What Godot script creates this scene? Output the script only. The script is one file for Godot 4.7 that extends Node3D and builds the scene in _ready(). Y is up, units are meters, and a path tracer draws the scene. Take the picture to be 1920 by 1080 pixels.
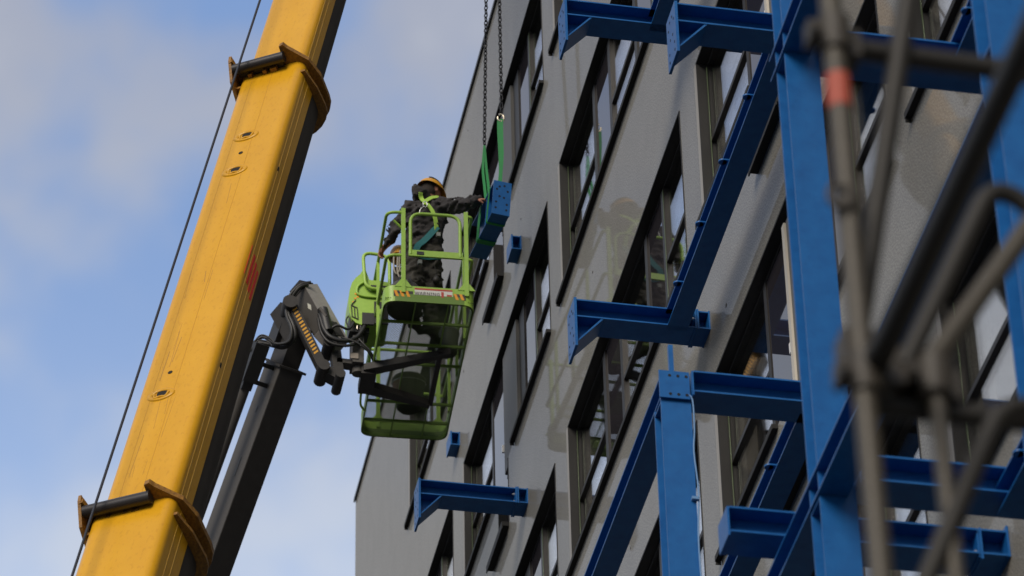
extends Node3D
# A crane and a boom lift beside a grey facade while blue balcony steelwork is bolted on.
# Metres. The camera stands at the origin, the street lies at GROUND, the facade is the plane x = WALL, which runs along z.

const GROUND := -1.7
const WALL := 6.2
const STOREY := 3.09
const HEADS := 25.97          # head of the topmost windows
const BEAM_H := 0.165
const BEAM_B := 0.24

var mats := {}
var taken := {}
var rng := RandomNumberGenerator.new()

func _ready() -> void:
	rng.seed = 4
	var cam := Camera3D.new()
	cam.name = "camera"
	add_child(cam)
	cam.transform = Transform3D(Basis(Vector3(0.98230, -0.01783, 0.18640), Vector3(-0.09740, 0.80160, 0.58985), Vector3(-0.15993, -0.59754, 0.78573)).orthonormalized(), Vector3.ZERO)
	cam.near = 0.2
	cam.far = 900.0
	var lens := CameraAttributesPhysical.new()
	lens.frustum_focal_length = 230.75
	lens.frustum_focus_distance = 31.0
	lens.frustum_near = 0.2
	lens.frustum_far = 900.0
	lens.exposure_aperture = 6.0
	cam.attributes = lens
	cam.fov = 8.674
	cam.keep_aspect = Camera3D.KEEP_HEIGHT
	var env := Environment.new()
	env.background_mode = Environment.BG_SKY
	env.tonemap_mode = Environment.TONE_MAPPER_LINEAR
	env.tonemap_exposure = 1.0
	env.sdfgi_enabled = true
	env.ssao_enabled = true
	env.ssil_enabled = true
	var sky := Sky.new()
	var pano := PanoramaSkyMaterial.new()
	pano.panorama = sky_panorama()
	sky.sky_material = pano
	env.sky = sky
	var world := WorldEnvironment.new()
	world.name = "world"
	world.environment = env
	add_child(world)
	var sun := DirectionalLight3D.new()
	sun.name = "sun"
	sun.light_color = Color(1.0, 0.955, 0.89)
	sun.light_energy = 0.95
	sun.light_angular_distance = 28.0
	sun.shadow_enabled = true
	add_child(sun)
	sun.look_at_from_position(Vector3(-0.46, 0.52, 0.72) * 100.0, Vector3.ZERO)
	ground()
	building()
	steelwork()
	boom()
	boom_lift()
	lifting()
	worker()
	platform_gear()
	scaffold()
	prints("fov", cam.fov, "keep", cam.keep_aspect)

# ---------------------------------------------------------------- helpers: names and tags

func put(o: Node3D, called: String, parent: Node = self) -> Node3D:
	var key := str(parent.get_instance_id()) + called
	var n: int = taken.get(key, 0)
	taken[key] = n + 1
	o.name = called if n == 0 else "%s_%03d" % [called, n]
	parent.add_child(o, true)
	return o

func tag(o: Node, label: String, category: String, group := "") -> void:
	o.set_meta("label", label)
	o.set_meta("category", category)
	o.set_meta("kind", "thing")
	if group != "":
		o.set_meta("group", group)

func thing(called: String, label: String, category: String, at := Vector3.ZERO, group := "") -> Node3D:
	var o := Node3D.new()
	put(o, called)
	o.position = at
	tag(o, label, category, group)
	return o

func part(called: String, s: SurfaceTool, m: Material, parent: Node) -> MeshInstance3D:
	var o := MeshInstance3D.new()
	s.generate_normals()
	o.mesh = s.commit()
	o.material_override = m
	put(o, called, parent)
	return o

func again(called: String, mesh: Mesh, m: Material, parent: Node, at: Vector3) -> MeshInstance3D:
	var o := MeshInstance3D.new()
	o.mesh = mesh
	o.material_override = m
	o.position = at
	put(o, called, parent)
	return o

# ---------------------------------------------------------------- helpers: shapes

func tool() -> SurfaceTool:
	var s := SurfaceTool.new()
	s.begin(Mesh.PRIMITIVE_TRIANGLES)
	s.set_smooth_group(-1)
	return s

func quad(s: SurfaceTool, a: Vector3, b: Vector3, c: Vector3, d: Vector3) -> void:   # counter-clockwise from outside
	for v in [a, c, b, a, d, c]:
		s.add_vertex(v)

func tri(s: SurfaceTool, a: Vector3, b: Vector3, c: Vector3) -> void:
	for v in [a, c, b]:
		s.add_vertex(v)

func obox(s: SurfaceTool, c: Vector3, x: Vector3, y: Vector3, z: Vector3) -> void:   # centre and three half edges
	if x.cross(y).dot(z) < 0.0:
		z = -z
	quad(s, c + x - y - z, c + x + y - z, c + x + y + z, c + x - y + z)
	quad(s, c - x - y - z, c - x - y + z, c - x + y + z, c - x + y - z)
	quad(s, c + y - z - x, c + y + z - x, c + y + z + x, c + y - z + x)
	quad(s, c - y - z - x, c - y - z + x, c - y + z + x, c - y + z - x)
	quad(s, c + z - x - y, c + z + x - y, c + z + x + y, c + z - x + y)
	quad(s, c - z - x - y, c - z - x + y, c - z + x + y, c - z + x - y)

func box(s: SurfaceTool, lo: Vector3, hi: Vector3) -> void:
	var h := (hi - lo) * 0.5
	obox(s, (lo + hi) * 0.5, Vector3(h.x, 0, 0), Vector3(0, h.y, 0), Vector3(0, 0, h.z))

func bar(s: SurfaceTool, a: Vector3, b: Vector3, w: float, h: float, up := Vector3.UP) -> void:   # a box from a to b
	var d := (b - a).normalized()
	var x := d.cross(up).normalized()
	var y := x.cross(d)
	obox(s, (a + b) * 0.5, x * w * 0.5, y * h * 0.5, (b - a) * 0.5)

func prism(s: SurfaceTool, poly: PackedVector2Array, o: Vector3, u: Vector3, v: Vector3, along: Vector3) -> void:
	if Geometry2D.is_polygon_clockwise(poly):
		poly = poly.duplicate()
		poly.reverse()
	if u.cross(v).dot(along) < 0.0:
		o += along
		along = -along
	var n := poly.size()
	for i in n:
		var a := o + u * poly[i].x + v * poly[i].y
		var b := o + u * poly[(i + 1) % n].x + v * poly[(i + 1) % n].y
		quad(s, a, b, b + along, a + along)
	var t := Geometry2D.triangulate_polygon(poly)
	for k in range(0, t.size(), 3):
		var p := [poly[t[k]], poly[t[k + 1]], poly[t[k + 2]]]
		if (p[1] - p[0]).cross(p[2] - p[0]) < 0.0:
			p = [p[0], p[2], p[1]]
		var q := []
		for w in p:
			q.append(o + u * w.x + v * w.y)
		tri(s, q[0] + along, q[1] + along, q[2] + along)
		tri(s, q[0], q[2], q[1])

func tube(s: SurfaceTool, pts: Array, r: float, n := 10, closed := true, r_end := -1.0) -> void:
	s.set_smooth_group(1)
	var rings := []
	var side := Vector3.ZERO
	for i in pts.size():
		var d: Vector3 = (pts[mini(i + 1, pts.size() - 1)] - pts[maxi(i - 1, 0)]).normalized()
		if side == Vector3.ZERO:
			side = d.cross(Vector3.UP if absf(d.y) < 0.9 else Vector3.RIGHT).normalized()
		side = (side - d * side.dot(d)).normalized()
		var other := d.cross(side)
		var rr := r if r_end < 0.0 else lerpf(r, r_end, float(i) / (pts.size() - 1))
		var ring := []
		for k in n:
			var a := TAU * k / n
			ring.append(pts[i] + side * cos(a) * rr + other * sin(a) * rr)
		rings.append(ring)
	for i in pts.size() - 1:
		for k in n:
			quad(s, rings[i][k], rings[i][(k + 1) % n], rings[i + 1][(k + 1) % n], rings[i + 1][k])
	s.set_smooth_group(-1)
	if closed:
		for e in [0, pts.size() - 1]:
			for k in n:
				if e == 0:
					tri(s, pts[0], rings[0][(k + 1) % n], rings[0][k])
				else:
					tri(s, pts[e], rings[e][k], rings[e][(k + 1) % n])

func round_path(corners: Array, r: float, steps := 6, loop := false) -> Array:   # a polyline with its corners rounded
	var out := []
	var n := corners.size()
	for i in n:
		if not loop and (i == 0 or i == n - 1):
			out.append(corners[i])
			continue
		var p: Vector3 = corners[i]
		var a: Vector3 = corners[(i + n - 1) % n]
		var b: Vector3 = corners[(i + 1) % n]
		var q := minf(r, minf(p.distance_to(a), p.distance_to(b)) * 0.49)
		var s1 := p + (a - p).normalized() * q
		var s2 := p + (b - p).normalized() * q
		for k in steps + 1:
			var t := float(k) / steps
			out.append(s1.lerp(p, t).lerp(p.lerp(s2, t), t))
	if loop:
		out.append(out[0])
		out.append(out[1])
	return out

func sag(a: Vector3, b: Vector3, drop: Vector3, n := 14) -> Array:
	var out := []
	for i in n + 1:
		var t := float(i) / n
		out.append(a.lerp(b, t) + drop * 4.0 * t * (1.0 - t))
	return out

func curve(ctrl: Array, n := 6) -> Array:   # a smooth line through the points
	var out := []
	for i in ctrl.size() - 1:
		var p0: Vector3 = ctrl[maxi(i - 1, 0)]
		var p3: Vector3 = ctrl[mini(i + 2, ctrl.size() - 1)]
		for k in n:
			out.append((ctrl[i] as Vector3).cubic_interpolate(ctrl[i + 1], p0, p3, float(k) / n))
	out.append(ctrl[-1])
	return out

func disc(s: SurfaceTool, c: Vector3, axis: Vector3, r: float, h: float, n := 14) -> void:   # a short cylinder from c along axis
	tube(s, [c, c + axis.normalized() * h], r, n)

# ---------------------------------------------------------------- helpers: materials

func mat(called: String, c: Color, rough := 0.6, metal := 0.0) -> StandardMaterial3D:   # c holds linear base colours
	if mats.has(called):
		return mats[called]
	var m := StandardMaterial3D.new()
	m.resource_name = called
	m.albedo_color = c.linear_to_srgb()
	m.roughness = rough
	m.metallic = metal
	mats[called] = m
	return m

func noise_tex(size: int, freq: float, lo: Color, hi: Color, seed_: int, octaves := 4, kind := FastNoiseLite.TYPE_SIMPLEX_SMOOTH, stops := []) -> NoiseTexture2D:
	var f := FastNoiseLite.new()
	f.seed = seed_
	f.noise_type = kind
	f.frequency = freq
	f.fractal_octaves = octaves
	var t := NoiseTexture2D.new()
	t.width = size
	t.height = size
	t.seamless = true
	t.noise = f
	var g := Gradient.new()
	g.set_color(0, lo.linear_to_srgb())
	g.set_color(1, hi.linear_to_srgb())
	for s in stops:
		g.add_point(s[0], (s[1] as Color).linear_to_srgb())
	t.color_ramp = g
	return t

func worn(called: String, lo: Color, hi: Color, scale_: float, rough: float, freq: float, seed_: int, metal := 0.0, octaves := 4) -> StandardMaterial3D:
	var m := mat(called, Color.WHITE, rough, metal)
	m.albedo_texture = noise_tex(512, freq, lo, hi, seed_, octaves)
	m.uv1_triplanar = true
	m.uv1_world_triplanar = true
	m.uv1_scale = Vector3.ONE * scale_
	return m

# ---------------------------------------------------------------- the sky

func sky_panorama() -> ImageTexture:
	var w := 2048
	var h := 1024
	var img := Image.create(w, h, false, Image.FORMAT_RGBF)
	var big := FastNoiseLite.new()
	big.seed = 21
	big.frequency = 1.0
	big.fractal_octaves = 2
	var fine := FastNoiseLite.new()
	fine.seed = 8
	fine.frequency = 1.0
	fine.fractal_octaves = 6
	fine.fractal_gain = 0.56
	for y in h:
		var el := (0.5 - (y + 0.5) / h) * PI
		if el < -0.05:
			for x in w:
				img.set_pixel(x, y, Color(0.2, 0.2, 0.2))
			continue
		var up := clampf(sin(el), 0.0, 1.0)
		var blue := Color(0.50, 0.64, 0.90).lerp(Color(0.215, 0.345, 0.63), smoothstep(0.46, 0.64, up))
		var cloud := Color(0.60, 0.67, 0.80).lerp(Color(0.395, 0.425, 0.520), smoothstep(0.50, 0.66, up))
		for x in w:
			var az := (x + 0.5) / w * TAU
			var d := Vector3(cos(el) * sin(az), sin(el), -cos(el) * cos(az))
			var c := big.get_noise_3dv(d * 7.0 + Vector3(3.1, 0, 0)) * 0.85 + fine.get_noise_3dv(Vector3(d.x, d.y * 1.4, d.z) * 13.0) * 0.72
			c += 0.55 * smoothstep(0.09, -0.16, d.x)         # the cloud bank thickens away from the facade
			var a := smoothstep(-0.36, 0.42, c)
			var lit := cloud.lerp(Color(0.56, 0.58, 0.62), smoothstep(0.35, 0.9, c))
			img.set_pixel(x, y, blue.lerp(lit, a * 0.94))
	return ImageTexture.create_from_image(img)

# ---------------------------------------------------------------- the building

func wall_material() -> StandardMaterial3D:
	var m := mat("grey_polished_cladding", Color.WHITE, 0.72)
	m.albedo_texture = noise_tex(1024, 0.085, Color(0.085, 0.080, 0.068), Color(0.390, 0.375, 0.330), 5, 3, FastNoiseLite.TYPE_SIMPLEX, [[0.38, Color(0.172, 0.163, 0.140)], [0.64, Color(0.222, 0.212, 0.183)]])
	m.uv1_triplanar = true
	m.uv1_world_triplanar = true
	m.uv1_scale = Vector3.ONE * 0.55
	m.detail_enabled = true
	m.detail_blend_mode = BaseMaterial3D.BLEND_MODE_MUL
	m.detail_albedo = noise_tex(512, 0.012, Color(0.88, 0.87, 0.86), Color(1, 1, 1), 9, 4)
	m.detail_uv_layer = BaseMaterial3D.DETAIL_UV_2
	m.uv2_triplanar = true
	m.uv2_world_triplanar = true
	m.uv2_scale = Vector3(0.4, 0.22, 0.4)
	m.clearcoat_enabled = true
	m.clearcoat = 0.32
	m.clearcoat_roughness = 0.03
	return m

func bay(i: int) -> Vector2:
	return Vector2(-36.73, -33.93) if i < 0 else Vector2(-33.25 + 5.23 * i, -33.25 + 5.23 * i + 4.62)

func facade_wall(m: Material, house: Node3D) -> void:
	var s := tool()
	var back := WALL + 0.3
	var far := -41.0
	var near := 6.0
	box(s, Vector3(WALL, HEADS, far), Vector3(back, 27.48, near))
	for k in 6:
		var head := HEADS - STOREY * k
		var sill := head - 1.55
		var below := HEADS - STOREY * (k + 1)
		if k == 5:
			below = GROUND
		var from := far
		for i in range(-1, 5):                      # the piers between the openings
			box(s, Vector3(WALL, sill, from), Vector3(back, head, bay(i).x))
			from = bay(i).y
		box(s, Vector3(WALL, sill, from), Vector3(back, head, near))
		box(s, Vector3(WALL, below, far), Vector3(back, sill - 0.75, near))
		from = far
		for i in [0, 2, 4]:                         # a notch under the window for each balcony door
			var z: float = bay(i).x
			box(s, Vector3(WALL, sill - 0.75, from), Vector3(back, sill, z + 1.86))
			from = z + 2.41
		box(s, Vector3(WALL, sill - 0.75, from), Vector3(back, sill, near))
	box(s, Vector3(back, GROUND, far), Vector3(18.0, 27.48, far + 0.3))
	box(s, Vector3(back, GROUND, near - 0.3), Vector3(18.0, 27.48, near))
	part("facade_wall", s, m, house)

func window_meshes(width: float, door: bool, pale := false) -> Array:   # [name, mesh, material]; origin at the far lower corner of the opening, z runs to the near jamb
	var out := []
	var h := 1.55
	var dark := mat("dark_bronze_metal", Color(0.0065, 0.006, 0.0055), 0.75)
	var frame := mat("window_frame_metal", Color(0.0125, 0.0105, 0.0095), 0.55)
	var glass: StandardMaterial3D = mats["window_glass"]
	var g := 0.085
	var s := tool()                                  # the lining of the reveal
	box(s, Vector3(-0.006, h - 0.02, 0.0), Vector3(g + 0.05, h, width))
	box(s, Vector3(-0.004, 0.0, 0.0), Vector3(g + 0.05, h - 0.02, 0.02))
	box(s, Vector3(-0.004, 0.0, width - 0.02), Vector3(g + 0.05, h - 0.02, width))
	if door:
		box(s, Vector3(-0.004, -0.75, 1.86), Vector3(g + 0.05, 0.0, 1.875))
		box(s, Vector3(-0.004, -0.75, 2.395), Vector3(g + 0.05, 0.0, 2.41))
	out.append(["lining", s, dark])
	s = tool()                                       # sills, proud of the wall, with a drip lip and end stops
	var spans := [[-0.15, width]]
	if door:
		spans = [[-0.15, 1.60], [2.73, width]]
		box(s, Vector3(-0.065, -0.80, 1.54), Vector3(g, -0.752, 2.39))
		box(s, Vector3(-0.075, -0.83, 1.54), Vector3(-0.065, -0.752, 2.39))
	if door:
		out.append(["threshold", s, dark])
	for p in spans:
		s = tool()
		box(s, Vector3(-0.042, -0.034, p[0]), Vector3(0.0, 0.0, p[1]))
		box(s, Vector3(-0.048, -0.044, p[0]), Vector3(-0.042, 0.002, p[1]))
		box(s, Vector3(-0.044, -0.070, p[0]), Vector3(-0.004, -0.034, p[0] + 0.012))
		out.append(["sill", s, dark])
	s = tool()                                       # the pale chipped arris beside the far jamb
	box(s, Vector3(-0.004, 0.0 if not door else 0.0, -0.075), Vector3(0.004, h, -0.006))
	out.append(["jamb_edge", s, mat("pale_arris", Color(0.30, 0.29, 0.275), 0.9)])
	var cuts := [[0.05, 1.17, "pane"], [1.30, 1.85, "panel"], [1.97, 2.90, "pane"], [3.02, 3.55, "panel"], [3.67, width - 0.05, "pane"]]
	if door:
		cuts = [[0.05, 1.20, "pane"], [1.30, 1.96, "door_leaf"], [2.03, 2.74, "pale_panel"], [3.02, 3.52, "panel"], [3.64, width - 0.05, "pane"]]
	if width < 4.0:
		cuts = [[0.05, 0.95, "pane"], [1.07, 1.60, "panel"], [1.72, width - 0.05, "pane"]]
	s = tool()                                       # frame: outer members, then each mullion and transom
	box(s, Vector3(g - 0.004, h - 0.05, 0.02), Vector3(g + 0.05, h - 0.02, width - 0.02))
	box(s, Vector3(g - 0.004, 0.0, 0.02), Vector3(g + 0.05, 0.04, width - 0.02))
	box(s, Vector3(g - 0.010, 0.04, 0.02), Vector3(g + 0.05, h - 0.05, cuts[0][0] - 0.012))
	box(s, Vector3(g - 0.010, 0.04, width - 0.048), Vector3(g + 0.05, h - 0.05, width - 0.02))
	out.append(["frame", s, dark])
	for i in cuts.size():
		var c: Array = cuts[i]
		if i > 0:
			s = tool()
			box(s, Vector3(g - 0.012, 0.04, cuts[i - 1][1] + 0.014), Vector3(g + 0.05, h - 0.05, c[0] - 0.014))
			out.append(["mullion", s, frame])
		if c[2] == "pane":
			s = tool()
			box(s, Vector3(g - 0.010, 0.712, c[0] - 0.012), Vector3(g + 0.05, 0.753, c[1] + 0.012))
			out.append(["transom", s, frame])
	for z in [cuts[0][0] - 0.004, cuts[-1][0] - 0.02]:   # strips of greenish protective film left on the frame
		s = tool()
		box(s, Vector3(g - 0.018, 0.06, z), Vector3(g - 0.0125, h - 0.08, z + 0.014))
		out.append(["film_strip", s, mat("film_strip", Color(0.060, 0.085, 0.04), 0.4)])
	if pale:
		s = tool()
		box(s, Vector3(g - 0.062, -0.002, 1.965), Vector3(g - 0.008, h - 0.08, 2.025))
		out.append(["pale_jamb", s, mat("pale_jamb", Color(0.50, 0.46, 0.39), 0.6)])
	for c in cuts:
		if c[2] == "pane":
			for y in [[0.04, 0.71], [0.755, h - 0.05]]:
				s = tool()
				box(s, Vector3(g + 0.012, y[0], c[0] - 0.014), Vector3(g + 0.018, y[1], c[1] + 0.014))
				box(s, Vector3(g + 0.030, y[0], c[0] - 0.014), Vector3(g + 0.036, y[1], c[1] + 0.014))
				out.append(["pane", s, glass])
		elif c[2] == "door_leaf":
			s = tool()
			box(s, Vector3(g - 0.005, -0.74, c[0]), Vector3(g + 0.035, h - 0.07, 2.44))
			out.append(["door_leaf", s, mats["door_panel"]])
			s = tool()
			box(s, Vector3(g - 0.036, 0.44, 1.845), Vector3(g - 0.0052, 0.525, 1.87))
			out.append(["handle", s, mat("bright_steel", Color(0.85, 0.85, 0.85), 0.35, 0.0)])
		elif c[2] == "pale_panel":
			s = tool()
			box(s, Vector3(g - 0.045, 0.05, c[0]), Vector3(g - 0.006, h - 0.07, c[1]))
			out.append(["pale_panel", s, mat("pale_infill", Color(0.095, 0.093, 0.088), 0.6)])
		else:
			s = tool()
			box(s, Vector3(g, 0.04, c[0] - 0.013), Vector3(g + 0.03, h - 0.05, c[1] + 0.013))
			out.append(["panel", s, mats["door_panel"]])
	for o in out:
		(o[1] as SurfaceTool).generate_normals()
		o[1] = (o[1] as SurfaceTool).commit()
	return out

func building() -> void:
	var house := thing("apartment_building", "grey polished facade with long dark window bands and a flat parapet", "building", Vector3.ZERO)
	var glass := mat("window_glass", Color(0.05, 0.06, 0.06), 0.02)
	glass.transparency = BaseMaterial3D.TRANSPARENCY_ALPHA
	glass.albedo_color.a = 0.004
	glass.metallic_specular = 0.5
	var dp := mat("door_panel", Color(0.030, 0.027, 0.031), 0.025)
	dp.metallic_specular = 0.5
	facade_wall(wall_material(), house)
	var spots := RandomNumberGenerator.new()
	spots.seed = 12
	for i in 26:
		var e := tool()
		disc(e, Vector3(WALL, spots.randf_range(0.25, 1.2) + HEADS - STOREY * spots.randi_range(0, 4), spots.randf_range(-38.0, -17.0)), Vector3.LEFT, spots.randf_range(0.010, 0.018), 0.002, 8)
		part("fixing_hole", e, mat("fixing_plug", Color(0.06, 0.055, 0.05), 0.9), house)
	var s := tool()
	box(s, Vector3(WALL - 0.022, 27.482, -41.02), Vector3(WALL + 0.5, 27.505, 6.0))
	box(s, Vector3(WALL - 0.025, 27.445, -41.025), Vector3(WALL - 0.004, 27.482, 6.0))
	part("parapet_cap", s, mat("parapet_metal", Color(0.03, 0.03, 0.032), 0.5), house)
	s = tool()
	box(s, Vector3(WALL + 0.5, 27.2, -40.7), Vector3(18.0, 27.45, 5.7))
	box(s, Vector3(17.7, GROUND, -40.7), Vector3(18.0, 27.2, 5.7))
	part("roof", s, mat("roof_felt", Color(0.08, 0.08, 0.08), 0.9), house)
	s = tool()
	for k in 8:
		var y := HEADS - STOREY * k - 2.6
		box(s, Vector3(WALL + 0.3, y - 0.25, -40.7), Vector3(17.7, y, 5.7))
	box(s, Vector3(12.0, GROUND, -40.69), Vector3(12.2, 27.19, 5.69))
	part("inner_floors", s, mat("bare_concrete_inside", Color(0.045, 0.043, 0.042), 0.9), house)
	var kinds := {"plain": window_meshes(4.62, false), "door": window_meshes(4.62, true), "pale": window_meshes(4.62, true, true), "small": window_meshes(2.80, false)}
	for k in 6:
		for i in range(-1, 5):
			var w := Node3D.new()
			put(w, "window", house)
			w.position = Vector3(WALL, HEADS - STOREY * k - 1.55, bay(i).x)
			for o in kinds["small" if i < 0 else "pale" if i == 2 else "door" if i % 2 == 0 else "plain"]:
				again(o[0], o[1], o[2], w, Vector3.ZERO)

# ---------------------------------------------------------------- the blue steelwork

func blue() -> StandardMaterial3D:
	return mats["blue_steel_paint"]

func isection(parent: Node3D, a: Vector3, b: Vector3, h := BEAM_H, w := BEAM_B) -> void:   # a, b: middle of the top flange's upper face
	var d := (b - a).normalized()
	var x := d.cross(Vector3.UP).normalized() * w * 0.5
	var half := (b - a) * 0.5
	var c := (a + b) * 0.5
	var s := tool()
	obox(s, c + Vector3(0, -0.006, 0), x, Vector3(0, 0.006, 0), half)
	part("flange", s, blue(), parent)
	s = tool()
	obox(s, c + Vector3(0, -h + 0.006, 0), x, Vector3(0, 0.006, 0), half)
	part("flange", s, blue(), parent)
	s = tool()
	obox(s, c + Vector3(0, -h * 0.5, 0), x.normalized() * 0.004, Vector3(0, h * 0.5 - 0.012, 0), half)
	part("web", s, blue(), parent)

func holes(parent: Node3D, pts: Array, axis: Vector3, r := 0.011) -> void:
	for p in pts:
		var s := tool()
		disc(s, p, axis, r, 0.0015, 10)
		part("bolt_hole", s, mat("hole_black", Color(0.004, 0.005, 0.008), 0.9), parent)

func bolts(parent: Node3D, pts: Array, axis: Vector3) -> void:
	for p in pts:
		var s := tool()
		disc(s, p, axis, 0.015, 0.012, 6)
		disc(s, p + axis.normalized() * 0.012, axis, 0.008, 0.012, 8)
		part("bolt", s, mat("galvanised_bolt", Color(0.45, 0.45, 0.45), 0.4, 0.6), parent)

func cantilever(called: String, label: String, at: Vector3, length: float, group: String) -> Node3D:   # tip at the origin, runs along +x to its root plate
	var t := thing(called, label, "steel beam", at, group)
	isection(t, Vector3(0.02, 0, 0), Vector3(length - 0.015, 0, 0))
	var s := tool()
	box(s, Vector3(0, -0.445, -0.13), Vector3(0.02, 0.008, 0.13))
	part("end_plate", s, blue(), t)
	var pts := []
	for y in [-0.06, -0.11, -0.22, -0.32, -0.39]:
		for z in [-0.075, 0.075]:
			if y == -0.06 or y == -0.22:
				z *= 0.45
			pts.append(Vector3(0, y, z))
	holes(t, pts, Vector3.LEFT)
	s = tool()
	prism(s, PackedVector2Array([Vector2(0.02, -0.166), Vector2(0.02, -0.385), Vector2(0.21, -0.166)]), Vector3(0, 0, -0.004), Vector3.RIGHT, Vector3.UP, Vector3(0, 0, 0.008))
	part("haunch_web", s, blue(), t)
	s = tool()
	prism(s, PackedVector2Array([Vector2(0.021, -0.385), Vector2(0.021, -0.40), Vector2(0.23, -0.1665), Vector2(0.21, -0.1665)]), Vector3(0, 0, -0.115), Vector3.RIGHT, Vector3.UP, Vector3(0, 0, 0.23))
	part("haunch_flange", s, blue(), t)
	s = tool()
	box(s, Vector3(length - 0.015, -0.175, -0.13), Vector3(length, 0.008, 0.13))
	part("root_plate", s, blue(), t)
	bolts(t, [Vector3(length - 0.015, -0.045, 0.07), Vector3(length - 0.015, -0.13, 0.07), Vector3(length - 0.015, -0.045, -0.07), Vector3(length - 0.015, -0.13, -0.07)], Vector3.LEFT)
	return t

func wall_bracket(label: String, y: float, z: float) -> void:
	var t := thing("wall_bracket", label, "bracket", Vector3(WALL, y, z), "short blue brackets fixed to the facade")
	isection(t, Vector3(-0.090, 0, 0), Vector3(-0.012, 0, 0))
	var s := tool()
	box(s, Vector3(-0.105, -0.175, -0.13), Vector3(-0.090, 0.008, 0.13))
	part("front_plate", s, blue(), t)
	s = tool()
	box(s, Vector3(-0.012, -0.17, -0.125), Vector3(-0.001, 0.005, 0.125))
	part("wall_plate", s, blue(), t)

func edge_beam(label: String, x: float, y: float, z_far: float, z_near: float, lugs := 0.0) -> Node3D:
	var t := thing("edge_beam", label, "steel beam", Vector3(x, y, z_far), "blue edge beams running along the facade")
	isection(t, Vector3.ZERO, Vector3(0, 0, z_near - z_far), BEAM_H, 0.165)
	var z := 0.5
	while lugs > 0.0 and z < z_near - z_far - 0.2:
		var s := tool()
		disc(s, Vector3(-0.105, -0.10, z), Vector3.UP, 0.032, 0.012, 12)
		box(s, Vector3(-0.105, -0.10, z - 0.032), Vector3(-0.003, -0.089, z + 0.032))
		part("lug", s, blue(), t)
		z += lugs
	return t

func cross_beam(label: String, x0: float, x1: float, y: float, z: float) -> Node3D:
	var t := thing("cross_beam", label, "steel beam", Vector3(x0, y, z), "blue cross beams between column line and facade")
	isection(t, Vector3(0.012, 0, 0), Vector3(x1 - x0 - 0.012, 0, 0))
	var s := tool()
	box(s, Vector3(0, -0.18, -0.105), Vector3(0.012, 0.008, 0.105))
	part("end_plate", s, blue(), t)
	s = tool()
	box(s, Vector3(x1 - x0 - 0.012, -0.18, -0.105), Vector3(x1 - x0, 0.008, 0.105))
	part("end_plate", s, blue(), t)
	return t

func column(label: String, x: float, z: float, y0: float, y1: float, stiff: Array) -> Node3D:   # z is the near face
	var t := thing("steel_column", label, "steel column", Vector3(x, y0, z), "blue steel columns")
	var w := 0.20
	var d := 0.19
	for zz in [-0.014, -d]:
		var s := tool()
		box(s, Vector3(-w / 2, 0, zz), Vector3(w / 2, y1 - y0, zz + 0.014))
		part("flange", s, blue(), t)
	var s := tool()
	box(s, Vector3(-0.005, 0, -d + 0.014), Vector3(0.005, y1 - y0, -0.014))
	part("web", s, blue(), t)
	for y in stiff:
		for side in [-1, 1]:
			s = tool()
			box(s, Vector3(minf(side * 0.006, side * w / 2), y - y0 - 0.006, -d + 0.015), Vector3(maxf(side * 0.006, side * w / 2), y - y0 + 0.006, -0.015))
			part("stiffener", s, blue(), t)
	return t

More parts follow.
